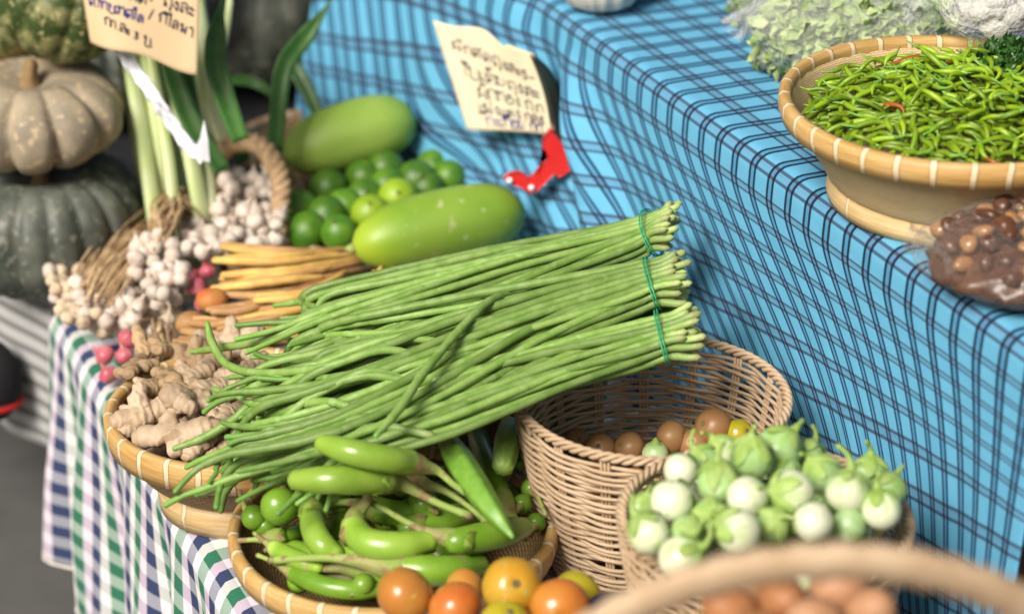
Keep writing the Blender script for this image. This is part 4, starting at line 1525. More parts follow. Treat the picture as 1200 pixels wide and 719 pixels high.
t_ = fingers("yellow fingerroot bunch lying uppermost, its tips toward the lime basket",
             [([(262, 290, .12), (330, 299, .125), (395, 297, .11)], 7.5, "root_y"),
              ([(252, 305, .12), (330, 306, .13), (412, 298, .11)], 8, "root_y"),
              ([(262, 322, .12), (335, 317, .13), (418, 303, .11)], 8, "root_y"),
              ([(250, 338, .12), (320, 330, .13), (376, 324, .12)], 8, "root_y"),
              ([(270, 312, .11), (340, 312, .115), (424, 306, .10)], 7, "root_t"),
              ([(285, 332, .12), (350, 324, .12), (415, 310, .10)], 6.5, "root_t"),
              ([(330, 322, .12), (380, 316, .115), (430, 304, .105)], 6, "root_t")], (255, 310))
p = at(246, 300, .10)
blob(gg := G(), p, (0.016, 0.015, 0.016), 18, 12, 0.25, 60, 2)
obj("root_head", gg, M["root_t"], t_)
t_ = fingers("orange tan fingerroot bunch with a red round head, partly under the bean tips",
             [([(262, 345, .12), (330, 346, .125), (402, 330, .12)], 7.5, "root_t"),
              ([(250, 365, .115), (290, 362, .12), (330, 345, .125)], 8, "root_t"),
              ([(300, 352, .13), (355, 346, .135), (400, 322, .12)], 7.5, "root_y"),
              ([(258, 385, .11), (320, 372, .12), (400, 348, .12)], 8.5, "root_t"),
              ([(288, 372, .12), (350, 362, .125), (425, 340, .12)], 8, "root_y"),
              ([(262, 396, .105), (330, 380, .11), (390, 362, .11)], 8, "root_t"),
              ([(395, 338, .115), (430, 328, .115), (452, 318, .11)], 6, "root_y"),
              ([(400, 352, .11), (440, 336, .11), (470, 326, .105)], 6, "root_t"),
              ([(220, 378, .09), (255, 380, .10), (300, 376, .11)], 8, "root_t")], (250, 356))
p = at(248, 352, .118)
blob(gg := G(), p, (0.021, 0.018, 0.016), 20, 14, 0.14, 45, 5)
obj("root_head", gg, M["root_r"], t_)
p = at(222, 378, .085)
blob(gg := G(), p, (0.02, 0.018, 0.016), 18, 12, 0.25, 45, 9)
obj("root_head", gg, M["root_t"], t_)
t_ = fingers("tan fingerroot bunch low at the back of the ginger basket, tips hidden under beans",
             [([(228, 398, .095), (280, 398, .10), (350, 384, .10)], 9, "root_t"),
              ([(215, 388, .085), (262, 392, .09), (330, 376, .10)], 9, "root_t"),
              ([(272, 410, .10), (330, 400, .10), (400, 378, .10)], 8, "root_t"),
              ([(205, 400, .085), (240, 404, .09), (290, 400, .09)], 8, "root_t")], (225, 395))
# pale bits of root right of the gourd's end
t_ = fingers("short pale root ends poking out between the lower gourd and the beans",
             [([(430, 338, .11), (436, 328, .125), (438, 318, .13)], 6, "root_y"),
              ([(446, 332, .115), (470, 326, .115), (500, 318, .11)], 6, "root_t"),
              ([(470, 330, .11), (505, 320, .115), (535, 312, .11)], 6, "root_t"),
              ([(500, 322, .10), (525, 314, .105), (550, 308, .10)], 5, "root_y")], (450, 330))

# ------------------------------------------------------------------ ginger
GM = []
gr = random.Random(21)
for v in range(9):
    bmg = G()
    p = Vector((0, 0, 0))
    d = Vector((1, 0, 0))
    n = gr.choice((3, 4, 4))
    for k in range(n):
        r = gr.uniform(0.011, 0.016)
        sc = Vector((gr.uniform(1.1, 1.5), 1, gr.uniform(0.75, 0.95)))
        ang = gr.uniform(-0.5, 0.5)
        rot = Matrix.Rotation(ang, 3, "Z")
        blob(bmg, p, (r * sc.x, r * sc.y, r * sc.z), 16, 10, 0.16, 55, v * 3 + k, rot)
        if gr.random() < 0.75:
            side = Vector((-d.y, d.x, gr.uniform(-0.2, 0.5))).normalized() * (1 if gr.random() < 0.5 else -1)
            q = p + side * r * 1.25
            blob(bmg, q, (r * 0.72, r * 0.72, r * 0.72), 14, 9, 0.16, 60, v * 5 + k)
            if gr.random() < 0.6:
                blob(bmg, q + side * r * 0.8 + d * r * 0.3, (r * 0.55, r * 0.55, r * 0.55), 12, 8, 0.16, 60, v * 7 + k)
        d = (Matrix.Rotation(gr.uniform(-0.6, 0.6), 3, "Z") @ d)
        p = p + d * r * 1.55
    me = mesh_of("ginger_raw", bmg, None)
    ob = bpy.data.objects.new("tmp", me)
    COL.objects.link(ob)
    md = ob.modifiers.new("r", "REMESH")
    md.mode, md.voxel_size, md.use_smooth_shade = "VOXEL", 0.0021, True
    ms = ob.modifiers.new("s", "SMOOTH")
    ms.factor, ms.iterations = 0.6, 5
    dg = bpy.context.evaluated_depsgraph_get()
    me2 = bpy.data.meshes.new_from_object(ob.evaluated_get(dg))
    bpy.data.objects.remove(ob)
    ct = sum((x.co for x in me2.vertices), Vector()) / len(me2.vertices)
    for x in me2.vertices:
        x.co -= ct
        n1 = x.co.normalized()
        x.co += n1 * (0.0010 * math.sin(x.co.x * 800 + 3 * noise.noise(x.co * 120)))
    me2.polygons.foreach_set("use_smooth", [True] * len(me2.polygons))
    me2.name = "ginger"
    GM.append(me2)
gin = [(170, 480, .135, 0.4, 1.25, 0, "pale fat ginger piece at the left wall of the ginger basket"),
       (206, 506, .14, 0.0, 1.55, 0, "largest pale ginger hand, at the front of the basket against the hoop"),
       (234, 512, .135, 1.2, 1.1, 0, "knobbly ginger piece right of the largest hand, at the front"),
       (252, 527, .12, 0.4, 0.9, 0, "small ginger stub at the front hoop under the bean tips"),
       (186, 448, .14, 0.9, 0.95, 1, "round brown ginger knob above the pale fat piece"),
       (160, 430, .135, 1.5, 1.05, 1, "upright brown ginger finger at the left rim of the basket"),
       (240, 470, .15, 0.3, 1.3, 0, "wide ginger hand in the middle of the basket"),
       (216, 456, .15, 2.0, 0.9, 1, "brown ginger knob left of the wide middle hand"),
       (262, 452, .145, 0.8, 1.15, 0, "pink tinged ginger piece touching the bean tips in the middle"),
       (236, 424, .13, 0.1, 1.2, 1, "long brown ginger piece lying across the back of the basket"),
       (200, 410, .125, 1.4, 1.05, 1, "upright ginger piece behind the round knob, beside the dry stems"),
       (180, 408, .12, 1.3, 1.0, 1, "dark brown ginger finger leaning on the back rim"),
       (262, 404, .125, 0.2, 1.2, 0, "pale ginger piece at the very back under the fingerroot"),
       (285, 432, .13, 0.5, 1.1, 0, "ginger piece at the back, mostly under the bean tips"),
       (275, 486, .14, 1.0, 1.1, 0, "ginger piece under the beans right of the wide middle hand"),
       (290, 516, .115, 0.3, 1.0, 0, "ginger piece under the beans at the front hoop"),
       (196, 470, .12, 2.5, 1.1, 1, "ginger piece deep in the gap above the largest hand"),
       (166, 474, .12, 1.8, 0.9, 0, "slim ginger piece pressed against the left hoop"),
       (225, 440, .125, 0.7, 1.1, 0, "ginger piece between the long brown one and the wide hand"),
       (210, 430, .115, 2.2, 1.1, 1, "brown ginger piece in the shade behind the brown knob"),
       (265, 505, .12, 1.6, 1.1, 1, "brown ginger piece low in the basket below the bean tips"),
       (175, 505, .11, 0.2, 1.0, 0, "pale ginger piece low by the front left hoop")]
for i, (px, py, z, ang, sc, br, lab) in enumerate(gin):
    o = bpy.data.objects.new("ginger", GM[i % 9] if True else None)
    COL.objects.link(o)
    if not GM[i % 9].materials:
        GM[i % 9].materials.append(M["ginger"])
    o.location = at(px, py, z)
    o.rotation_euler = (rnd.uniform(-.5, .5), rnd.uniform(-.4, .4), ang)
    sc *= 0.88
    o.scale = (sc, sc, sc)
    if br:
        o.material_slots[0].link = "OBJECT"
        o.material_slots[0].material = M["ginger_b"]
    tag(o, lab, "ginger", "ginger pieces in the bamboo basket")
# lower layer
for i in range(14):
    a = i * 2.4
    r = 0.022 * math.sqrt(i + 0.5) * 0.9
    o = bpy.data.objects.new("ginger", GM[i % 9])
    COL.objects.link(o)
    o.location = (gc_.x + r * math.cos(a), gc_.y + r * math.sin(a), 0.102)
    o.rotation_euler = (rnd.uniform(-.4, .4), rnd.uniform(-.4, .4), a)
    o.scale = (1.05, 1.05, 1.05)
    tag(o, "ginger piece in the lower layer of the ginger basket, mostly covered", "ginger", "ginger pieces in the bamboo basket")


# ------------------------------------------------------------------ yardlong beans
def hexpack(n):
    pts = []
    s = 1.0
    for i in range(-8, 9):
        for j in range(-8, 9):
            pts.append(((i + 0.5 * (j % 2)) * s, j * s * 0.87))
    pts.sort(key=lambda p: p[0] ** 2 + p[1] ** 2)
    pts = pts[:n]
    m = max(math.hypot(*p) for p in pts)
    return [(x / m, y / m) for x, y in pts]


BR = 0.0047


def bean_path(ctrlv, a, c, a2, c2, Aw, Aw2, Cw, Cw2, u0, u1, tip, sw):
    n = 44
    pts = []
    m = len(ctrlv) - 1
    for i in range(n):
        t = i / (n - 1)
        u = u0 + (u1 - u0) * t
        x = max(0.0, min(1.0, u)) * m
        k = min(int(x), m - 1)
        C = ctrlv[k].lerp(ctrlv[k + 1], x - k)
        T = (ctrlv[min(k + 1, m)] - ctrlv[max(k - 1, 0)]).normalized()
        if u < 0 or u > 1:
            C = C + T * ((u if u < 0 else u - 1) * 0.62)
        S = Vector((T.y, -T.x, 0)).normalized()
        w = smooth01(0.12, 0.78, u)
        aa = (a + (a2 - a) * w) * (Aw + (Aw2 - Aw) * w)
        ccc = (c + (c2 - c) * w) * (Cw + (Cw2 - Cw) * smooth01(0.1, 0.6, u))
        if u < 0.09:      # flare past the rubber band
            f = 1 + 0.45 * smooth01(0.09, -0.06, u)
            aa *= f
            ccc *= f
        else:
            f = 1 + 0.04 * smooth01(0.09, 0.3, u) * (1 - w)
            aa *= f
        p = C + S * aa + UP * ccc
        e = max(0.0, t - 0.80) / 0.20
        p = p + tip * (e * e)
        p = p + S * (sw[0] * math.sin(sw[1] + t * 5.0) * w)
        pts.append(p)
    return pts


def bean_mesh(pts, r, sd, seg=8):
    g = G()
    n = len(pts)
    rad = []
    for i in range(n):
        t = i / (n - 1)
        x = r * (0.86 + 0.14 * smooth01(0, 0.1, t)) * (1 - 0.35 * smooth01(0.86, 0.99, t))
        x *= 1 + 0.05 * math.sin(t * 95 + sd) + 0.09 * noise.noise(Vector((t * 14, sd, 0)))
        rad.append(x)
    tube(g, pts, rad, seg, round_ends=(1, 3))
    return g


bundles = [("bundle of yardlong beans farthest back, tied by a green band against the blue cloth", 40,
            [(786, 262, .312), (738, 281, .290), (600, 318, .268), (450, 368, .240), (360, 400, .218), (300, 412, .198)], 0.038, 0.098, 0.0195, 0.015, -0.01),
           ("middle bundle of yardlong beans tied by a green band, between the other two", 42,
            [(794, 324, .318), (734, 340, .302), (600, 378, .280), (450, 430, .250), (350, 464, .22), (284, 488, .185)], 0.039, 0.112, 0.020, 0.015, -0.01),
           ("nearest bundle of yardlong beans, resting on the brown wicker basket's rim", 40,
            [(808, 386, .300), (748, 402, .284), (640, 430, .270), (500, 476, .243), (405, 508, .205), (318, 552, .158)], 0.038, 0.070, 0.0195, 0.014, -0.01)]
for b, (lab, n, pix, Aw, Aw2, Cw, Cw2, us) in enumerate(bundles):
    cv = catmull([at(*p) for p in pix], 60)
    t_ = thing("bean_bundle", lab, "yardlong beans", cv[30] - UP * 0.02, "tied bundles of yardlong beans")
    rr = random.Random(50 + b)
    hp = hexpack(n)
    for i, (a, c) in enumerate(hp):
        a2 = max(-1.3, min(1.3, a + rr.gauss(0, 0.62)))
        c2 = c + rr.gauss(0, 0.2)
        u1 = rr.uniform(0.80, 1.04)
        low = c < 0
        tip = Vector((rr.gauss(0.004, 0.024), rr.gauss(-0.012, 0.026), rr.uniform(-0.034, 0.010)))
        pts = bean_path(cv, a, c, a2, c2, Aw, Aw2, Cw, Cw2, rr.uniform(-0.02, 0.035), u1, tip, (rr.uniform(0.001, 0.006), rr.uniform(0, 6)))
        obj("bean", bean_mesh(pts, BR * rr.uniform(0.9, 1.12), rr.random() * 50), M["bean"], t_)
    # rubber band
    C0 = cv[7]
    T = (cv[9] - cv[5]).normalized()
    S = Vector((T.y, -T.x, 0)).normalized()
    Un = T.cross(S).normalized()
    if Un.z < 0:
        Un = -Un
    for dd in (-0.0016, 0.0014):
        g = G()
        ring = [C0 + T * (dd + 0.002 * math.sin(2 * PI * k / 60 + b)) + S * ((Aw * 1.02 + BR + 0.001) * math.cos(2 * PI * k / 60)) + Un * ((Cw * 1.02 + BR + 0.001) * math.sin(2 * PI * k / 60)) for k in range(61)]
        tube(g, ring, [0.0009], 6, cap=False)
        obj("rubber_band", g, M["band"], t_)

# a fourth, smaller bundle squeezed underneath
cv = catmull([at(*p) for p in [(800, 356, .268), (742, 370, .258), (600, 412, .24), (450, 465, .215), (340, 505, .18), (290, 530, .15)]], 60)
t_ = thing("bean_bundle", "bean bundle squeezed underneath, showing only its brownish cut ends", "yardlong beans", cv[30] - UP * 0.02, "tied bundles of yardlong beans")
rr = random.Random(77)
for i, (a, c) in enumerate(hexpack(34)):
    pts = bean_path(cv, a, c, a + rr.gauss(0, .35), c, 0.05, 0.12, 0.018, 0.01, rr.uniform(-0.02, 0.03), rr.uniform(0.74, 0.96),
                    Vector((rr.gauss(0, .015), rr.gauss(-.01, .012), rr.uniform(-.015, .0))), (0.004, rr.uniform(0, 6)))
    obj("bean", bean_mesh(pts, BR * 0.95, rr.random() * 50), M["bean"], t_)

# single beans that lie loose across the fan
loose = [([(243, 379, .215), (249, 402, .20), (268, 428, .195), (310, 437, .215), (380, 430, .245), (450, 410, .262)], "loose bean whose hooked tip points up over the fingerroot"),
         ([(205, 525, .155), (240, 512, .165), (275, 490, .185), (300, 470, .205), (352, 462, .235), (430, 440, .26)], "loose bean reaching farthest left over the ginger basket's hoop"),
         ([(441, 510, .268), (470, 476, .278), (494, 440, .285), (530, 396, .292), (575, 352, .297)], "loose bean lying crosswise over the middle of the bean fan"),
         ([(268, 548, .14), (272, 520, .155), (282, 496, .175), (318, 486, .205), (380, 470, .24)], "loose bean with its tip bent down over the ginger hoop"),
         ([(259, 598, .115), (264, 575, .135), (292, 548, .165), (340, 520, .20), (420, 490, .24)], "loose bean hanging lowest, in front of the ginger basket's foot"),
         ([(240, 578, .115), (262, 566, .14), (300, 545, .175), (360, 525, .21), (440, 500, .245)], "loose bean pointing left between the two front baskets"),
         ([(225, 412, .16), (260, 407, .18), (310, 398, .205), (380, 372, .232)], "loose bean lying over the ginger at the back edge of the fan"),
         ([(310, 535, .18), (322, 512, .20), (336, 488, .22), (372, 462, .24), (430, 436, .262)], "short tipped bean bending down in the middle of the tips"),
         ([(250, 455, .165), (275, 463, .18), (310, 448, .21), (380, 424, .24), (460, 396, .268)], "loose bean crossing above the ginger with its tip nearly level"),
         ([(322, 358, .17), (370, 350, .195), (430, 338, .22), (520, 320, .25)], "loose bean lying highest at the back, along the fingerroot tips")]
for pix, lab in loose:
    q_ = [at(*p) for p in reversed(pix)]
    q_.insert(0, q_[0] + (q_[0] - q_[1]) * 0.8 - UP * 0.03)
    pts = catmull(q_, 44)
    o = obj("bean", bean_mesh(pts, BR * 1.05, rnd.random() * 50), M["bean"], None, pts[22])
    tag(o, lab, "yardlong bean", "loose yardlong beans")


# ------------------------------------------------------------------ long green eggplants
EG = "long green eggplants in the bamboo basket"


def eggplant(label, body, rpx, stem, cal=0.9, mat="eggplant", shape=(0.72, 0.95, 1.0, 1.0, 0.97, 0.9), slim=0.25):
    """body: px,py,z from blossom end to stem end; stem: from the calyx on to the cut tip"""
    t = thing("long_eggplant", label, "eggplant", at(*body[len(body) // 2]) - UP * 0.02, EG)
    if len(body) > 1 and rpx:
        P = catmull([at(*p) for p in body], 26)
        r = m_of(rpx * 0.93, P[13])
        g = G()
        tube(g, P, [s * r for s in shape], 24, round_ends=(6, 2))
        obj("body", g, M[mat], t)
    Ps = catmull([at(*p) for p in stem], 26)
    r = m_of(rpx * 0.93, Ps[0]) * cal
    g = G()
    rad = [r * 1.03, r * 0.9, r * 0.68, r * 0.48, r * 0.36, r * slim * 1.1, r * slim, r * slim * 0.95, r * slim, r * slim * 1.15]
    tube(g, Ps, rad, 20, prof=lambda th, u: 1 + 0.06 * math.cos(5 * th) * (1 - u) + 0.05 * noise.noise(Vector((math.cos(th) * 2, math.sin(th) * 2, u * 12))),
         zig=(-r * 0.9, 5), round_ends=(0, 2))
    obj("calyx_stem", g, M["calyx"], t)
    return t


eggplant("uppermost eggplant, its blunt end against the beans, twisted stem pointing right", [(380, 520, .248), (415, 530, .25), (455, 538, .24), (482, 541, .225)], 17.5,
         [(476, 541, .227), (496, 546, .218), (514, 552, .21), (530, 566, .20), (546, 577, .19)], 1.0)
eggplant("glossy straight eggplant lying level below the uppermost one", [(349, 562, .215), (390, 562, .222), (430, 562, .215), (452, 562, .207)], 18.5,
         [(446, 562, .208), (466, 564, .198), (490, 577, .187), (515, 590, .18), (550, 604, .172)], 1.05)
eggplant("eggplant hidden but for a long brown calyx curling right under the okra", [(430, 570, .13), (455, 566, .14), (480, 562, .15)], 15,
         [(476, 558, .162), (496, 566, .17), (520, 574, .17), (548, 592, .165), (570, 612, .158)], 1.0)
eggplant("short curved eggplant bent like a comma at the left of the pile", [(392, 648, .135), (376, 636, .142), (367, 616, .146), (366, 596, .145)], 17,
         [(366, 600, .146), (364, 588, .147), (358, 584, .146), (348, 588, .14)], 1.05)
eggplant("bowed eggplant with an upright hooked stem in the centre of the pile", [(500, 634, .158), (465, 640, .16), (430, 635, .16), (414, 618, .16)], 19.5,
         [(414, 622, .16), (418, 602, .168), (430, 585, .18), (429, 562, .195), (420, 545, .20), (412, 528, .205)], 0.82)
eggplant("dark green eggplant at right with a pale stem reaching up to the left", [(612, 618, .14), (588, 624, .15), (560, 630, .155), (535, 634, .158)], 19,
         [(542, 633, .158), (520, 628, .162), (498, 622, .166), (474, 610, .168), (450, 596, .17), (434, 588, .17)], 0.85, "eggplant_dark")
eggplant("nearest eggplant lying along the front hoop behind the tomatoes", [(560, 662, .125), (530, 668, .135), (500, 668, .14), (466, 664, .14)], 20,
         [(474, 665, .14), (446, 661, .142), (416, 656, .142), (384, 653, .14), (350, 654, .13), (318, 656, .12)], 1.0, "eggplant_dark")
eggplant("pale eggplant calyx end pointing left just below the nearest eggplant", [(478, 676, .115), (450, 672, .12), (425, 668, .12)], 15,
         [(430, 669, .12), (405, 664, .122), (380, 666, .118), (345, 668, .11), (330, 666, .105)], 1.0)
eggplant("shaded eggplant in the middle gap, under the hooked stem", [(505, 596, .128), (480, 602, .135), (455, 600, .138), (432, 592, .138)], 17,
         [(440, 596, .138), (420, 590, .14), (400, 588, .138), (386, 592, .13)], 1.0, "eggplant_dark")
eggplant("green eggplant in the shade to the right of the middle gap", [(560, 598, .118), (530, 606, .128), (505, 612, .13), (480, 618, .13)], 18,
         [(486, 616, .13), (465, 612, .13), (450, 605, .128)], 1.0, "eggplant_dark")
eggplant("eggplant behind the okra with its end toward the beans", [(556, 498, .125), (566, 530, .13), (578, 560, .13), (590, 590, .125)], 15,
         [(588, 584, .126), (598, 600, .128), (608, 612, .128), (622, 626, .125)], 1.0, "eggplant_dark")
eggplant("small eggplant deep at the left wall, its stem toward the hoop", [(352, 622, .10), (336, 628, .11), (318, 630, .115)], 13,
         [(322, 630, .115), (308, 631, .117), (294, 632, .116), (280, 633, .113)], 1.0, "eggplant_dark")
eggplant("slim dark eggplant lying lowest along the front left hoop, stem to the left", [(446, 690, .108), (412, 691, .112), (376, 685, .112), (346, 673, .108)], 13, [(350, 675, .108), (332, 664, .11), (314, 655, .112), (302, 650, .112)], 0.9, "eggplant_dark")
eggplant("slim eggplant pointing up left between the left hoop and the comma shaped one", [(372, 664, .12), (346, 654, .124), (322, 642, .122)], 12, [(326, 644, .122), (310, 634, .124), (298, 624, .125)], 0.9, "eggplant")
eggplant("brownish shrivelled eggplant in the shade below the nearest eggplant's stem", [(452, 694, .09), (425, 688, .10), (395, 678, .10), (366, 668, .098)], 15, [(370, 670, .098), (350, 664, .10), (334, 660, .10), (318, 648, .10)], 0.85, "eggplant_brown")
eggplant("eggplant in the left gap under the comma shaped one", [(420, 640, .11), (400, 650, .115), (375, 655, .112), (345, 645, .105)], 16, [(350, 647, .106), (330, 640, .108), (312, 644, .106)], 0.85, "eggplant_dark")
eggplant("yellow green eggplant squeezed between the bowed and the nearest one", [(400, 640, .128), (420, 650, .132), (450, 652, .132), (480, 650, .128)], 13, [(474, 650, .129), (490, 648, .13), (508, 644, .128)], 1.0)
# lower layer that fills the basket
for i in range(9):
    a = i * 0.7 + 0.2
    o_ = Vector((ec_.x, ec_.y, 0)) + Vector((math.cos(a * 2.3), math.sin(a * 2.3), 0)) * (0.045 + 0.009 * i)
    d = Vector((math.cos(a), math.sin(a), 0)) * 0.05
    t_ = thing("long_eggplant", "dark eggplant in the bottom layer of the eggplant basket, mostly covered", "eggplant", o_ + UP * 0.05, EG)
    g = G()
    tube(g, catmull([o_ - d + UP * 0.095, o_ + UP * 0.108, o_ + d + UP * 0.096], 16), [0.012, 0.016, 0.016, 0.013], 16, round_ends=(5, 4))
    obj("body", g, M["eggplant_dark"], t_)

# round green eggplants with stems in that basket
for (px, py, z, rp, st, lab) in ((327, 592, .15, 22, [(330, 574, .165), (336, 558, .17), (342, 546, .172)], "round dark green eggplant with upright stem at the left wall of the basket"),
                                 (298, 606, .125, 15, [(288, 596, .13), (284, 586, .135), (281, 576, .138)], "small bulb shaped green eggplant against the left hoop"),
                                 (312, 616, .115, 14, [(300, 612, .12), (292, 606, .12)], "small round green eggplant under the bulb shaped one"),
                                 (426, 684, .118, 13, [(418, 692, .115), (412, 697, .112)], "tiny bright green eggplant at the front hoop near the orange tomato"),
                                 (472, 566, .145, 16, [(466, 556, .15), (460, 552, .15)], "round green eggplant in the gap behind the bowed stem"),
                                 (496, 590, .145, 18, [(504, 596, .147), (512, 600, .147)], "bright round eggplant behind the bowed eggplant"),
                                 (611, 543, .135, 9, [(616, 540, .137), (619, 538, .137)], "tiny round green eggplant beside the small cucumber"),
                                 (622, 572, .125, 12, [(630, 582, .13), (636, 594, .13), (640, 604, .125)], "small round eggplant with a bent stem by the wicker basket"),
                                 (612, 590, .12, 12, [(604, 600, .125), (598, 610, .125)], "shaded round eggplant below the bent stemmed one"),
                                 (628, 612, .105, 12, [(622, 622, .11), (616, 632, .11)], "dark round eggplant at the right hoop of the basket"),
                                 (400, 590, .125, 14, [(406, 584, .13), (410, 580, .13)], "round green eggplant half hidden left of the hooked stem")):
    p = at(px, py, z)
    r = m_of(rp, p)
    t_ = thing("round_eggplant", lab, "eggplant", p - UP * r, "small round eggplants among the long ones")
    S_ = [at(*q) for q in st]
    d = (S_[0] - p).normalized()
    g = G()
    prof = [(max(0.0004, r * math.sin(PI * i / 16)), -r * math.cos(PI * i / 16) * 1.05) for i in range(17)]
    lathe(g, prof, 24, p, None, q_to(d).to_matrix())
    obj("body", g, M["eggplant_dark" if i % 1 == 0 else "eggplant"], t_)
    g = G()
    pts = catmull([p + d * r * 0.72] + S_, 14)
    tube(g, pts, [r * 0.62, r * 0.34, r * 0.2, r * 0.17, r * 0.2], 14, zig=(-r * 0.5, 5), round_ends=(0, 2))
    obj("calyx_stem", g, M["calyx"], t_)

# okra-like ridged pods
for (pix, rp, lab, mt) in (([(526, 520, .19), (548, 556, .20), (576, 596, .195), (600, 628, .18)], 17, "big ridged green pod lying on top, its sharp tip pointing down right", "okra"),):
    P = catmull([at(*p) for p in pix], 30)
    t_ = thing("ridged_pod", lab, "okra", P[15] - UP * 0.02)
    r = m_of(rp, P[5])
    g = G()
    tube(g, P, [r * 0.8, r * 1.02, r, r * 0.9, r * 0.72, r * 0.5, r * 0.2], 30, round_ends=(3, 2),
         prof=lambda th, u: 1 + 0.14 * abs(math.cos(2.5 * th)) ** 3 - 0.06)
    obj("pod", g, M[mt], t_)
    g = G()
    d = (P[0] - P[1]).normalized()
    tube(g, [P[0] + d * 0.001, P[0] + d * 0.008, P[0] + d * 0.013], [r * 0.6, r * 0.4, r * 0.34], 14, round_ends=(0, 2))
    obj("cap", g, M["calyx"], t_)
for (pix, rp, lab) in (([(597, 500, .165), (594, 522, .168), (590, 545, .165)], 15, "small ridged cucumber standing between the eggplants and the wicker basket"),):
    P = catmull([at(*p) for p in pix], 20)
    t_ = thing("small_cucumber", lab, "cucumber", P[10] - UP * 0.02)
    r = m_of(rp, P[5])
    g = G()
    tube(g, P, [r * 0.86, r, r, r * 0.95, r * 0.85], 32, round_ends=(5, 5), prof=lambda th, u: 1 + 0.05 * math.cos(8 * th))
    obj("body", g, M["gherkin"], t_)
    g = G()
    d = (P[0] - P[1]).normalized()
    tube(g, [P[0] + d * r * 0.8, P[0] + d * r * 1.1], [0.004, 0.003], 10, round_ends=(0, 1))
    obj("stem", g, M["calyx"], t_)


# ------------------------------------------------------------------ tomatoes
def tomato(label, p, r, mat, axis, group, squash=0.92, scar=True, lob=0.012):
    p = Vector(p)
    t = thing("tomato", label, "tomato", p - UP * r * squash, group)
    q = q_to(axis, rnd.random() * 6).to_matrix()
    g = G()
    prof = []
    for i in range(25):
        a = PI * i / 24
        rr, zz = r * math.sin(a), -r * squash * math.cos(a)
        zz -= r * 0.10 * math.exp(-(rr / (r * 0.22)) ** 2) * (1 if zz > 0 else -0.5)
        prof.append((max(0.0004, rr), zz))
    lathe(g, prof, 36, p, lambda th, i, a, z: (a * (1 + lob * math.cos(5 * th)), z), q)
    obj("body", g, M[mat], t)
    if scar:
        g = G()
        zt = r * squash * 0.925
        lathe(g, [(0.0004, zt + 0.0005), (r * 0.07, zt + 0.001), (r * 0.13, zt + 0.0012), (r * 0.16, zt - 0.003)], 14, p, lambda th, i, a, z: (a * (1 + 0.18 * math.cos(5 * th)), z), q)
        obj("stem_scar", g, M["scar"], t)
    return t


TG = "tomatoes in front of the eggplants"
for (px, py, z, rp, mt, ax, lab) in ((475, 691, .165, 36, "tom_o", (-.6, -.2, -.6), "smooth orange brown tomato farthest left, touching the nearest eggplant"),
                                    (600, 681, .19, 37, "tom_y", (0.16, -0.75, 0.62), "amber tomato standing highest, with a small round stem scar"),
                                    (533, 706, .165, 34, "tom_r", (.5, -.2, -.5), "orange red tomato low between the brown one and the amber one"),
                                    (545, 684, .15, 26, "tom_o", (.9, -.1, .3), "small orange tomato behind the orange red one"),
                                    (656, 708, .175, 39, "tom_r", (0.05, -0.97, 0.22), "big orange red tomato at the right end of the front row"),
                                    (676, 690, .155, 31, "tom_g", (.6, .3, .6), "olive yellow tomato behind the big orange one"),
                                    (592, 727, .175, 33, "tom_g", (.2, -.3, .9), "yellow green tomato cut by the photo's bottom edge")):
    p = at(px, py + 6, z)
    tomato(lab, p, m_of(rp * 0.96, p), mt, ax, TG)
bamboo_basket("bamboo_basket", "bamboo basket under the front tomatoes, its rim below the photo's edge", Vector((0.0, 1.69, 0)), 0.118, 0.0, 0.115, 0.08, STD, 0.026)
k = 0
for i in range(15):
    a = i * 2.4
    rr_ = 0.027 * math.sqrt(i)
    p = Vector((0.0 + rr_ * math.cos(a), 1.695 + rr_ * math.sin(a), 0.125 if i < 9 else 0.115))
    tomato("orange tomato in the bottom layer of the front tomato basket, out of the photo", p, 0.026, ("tom_o", "tom_r", "tom_y")[i % 3], (rnd.gauss(0, 1), rnd.gauss(0, 1), rnd.gauss(0, 1)), TG, scar=False)
p = at(712, 716, .165)
t_ = thing("purple_eggplant", "dark purple glossy eggplant at the bottom, right of the big orange tomato", "eggplant", p - UP * 0.03)
g = G()
tube(g, catmull([at(692, 722, .16), at(712, 716, .17), at(732, 712, .165)], 12), [0.017, 0.020, 0.017], 22, round_ends=(6, 6))
obj("body", g, M["purple"], t_)
g = G()
tube(g, [at(732, 712, .165), at(750, 710, .165), at(762, 706, .17)], [0.016, 0.008, 0.006], 12, zig=(-.008, 5), round_ends=(0, 2))
obj("calyx_stem", g, M["calyx"], t_)

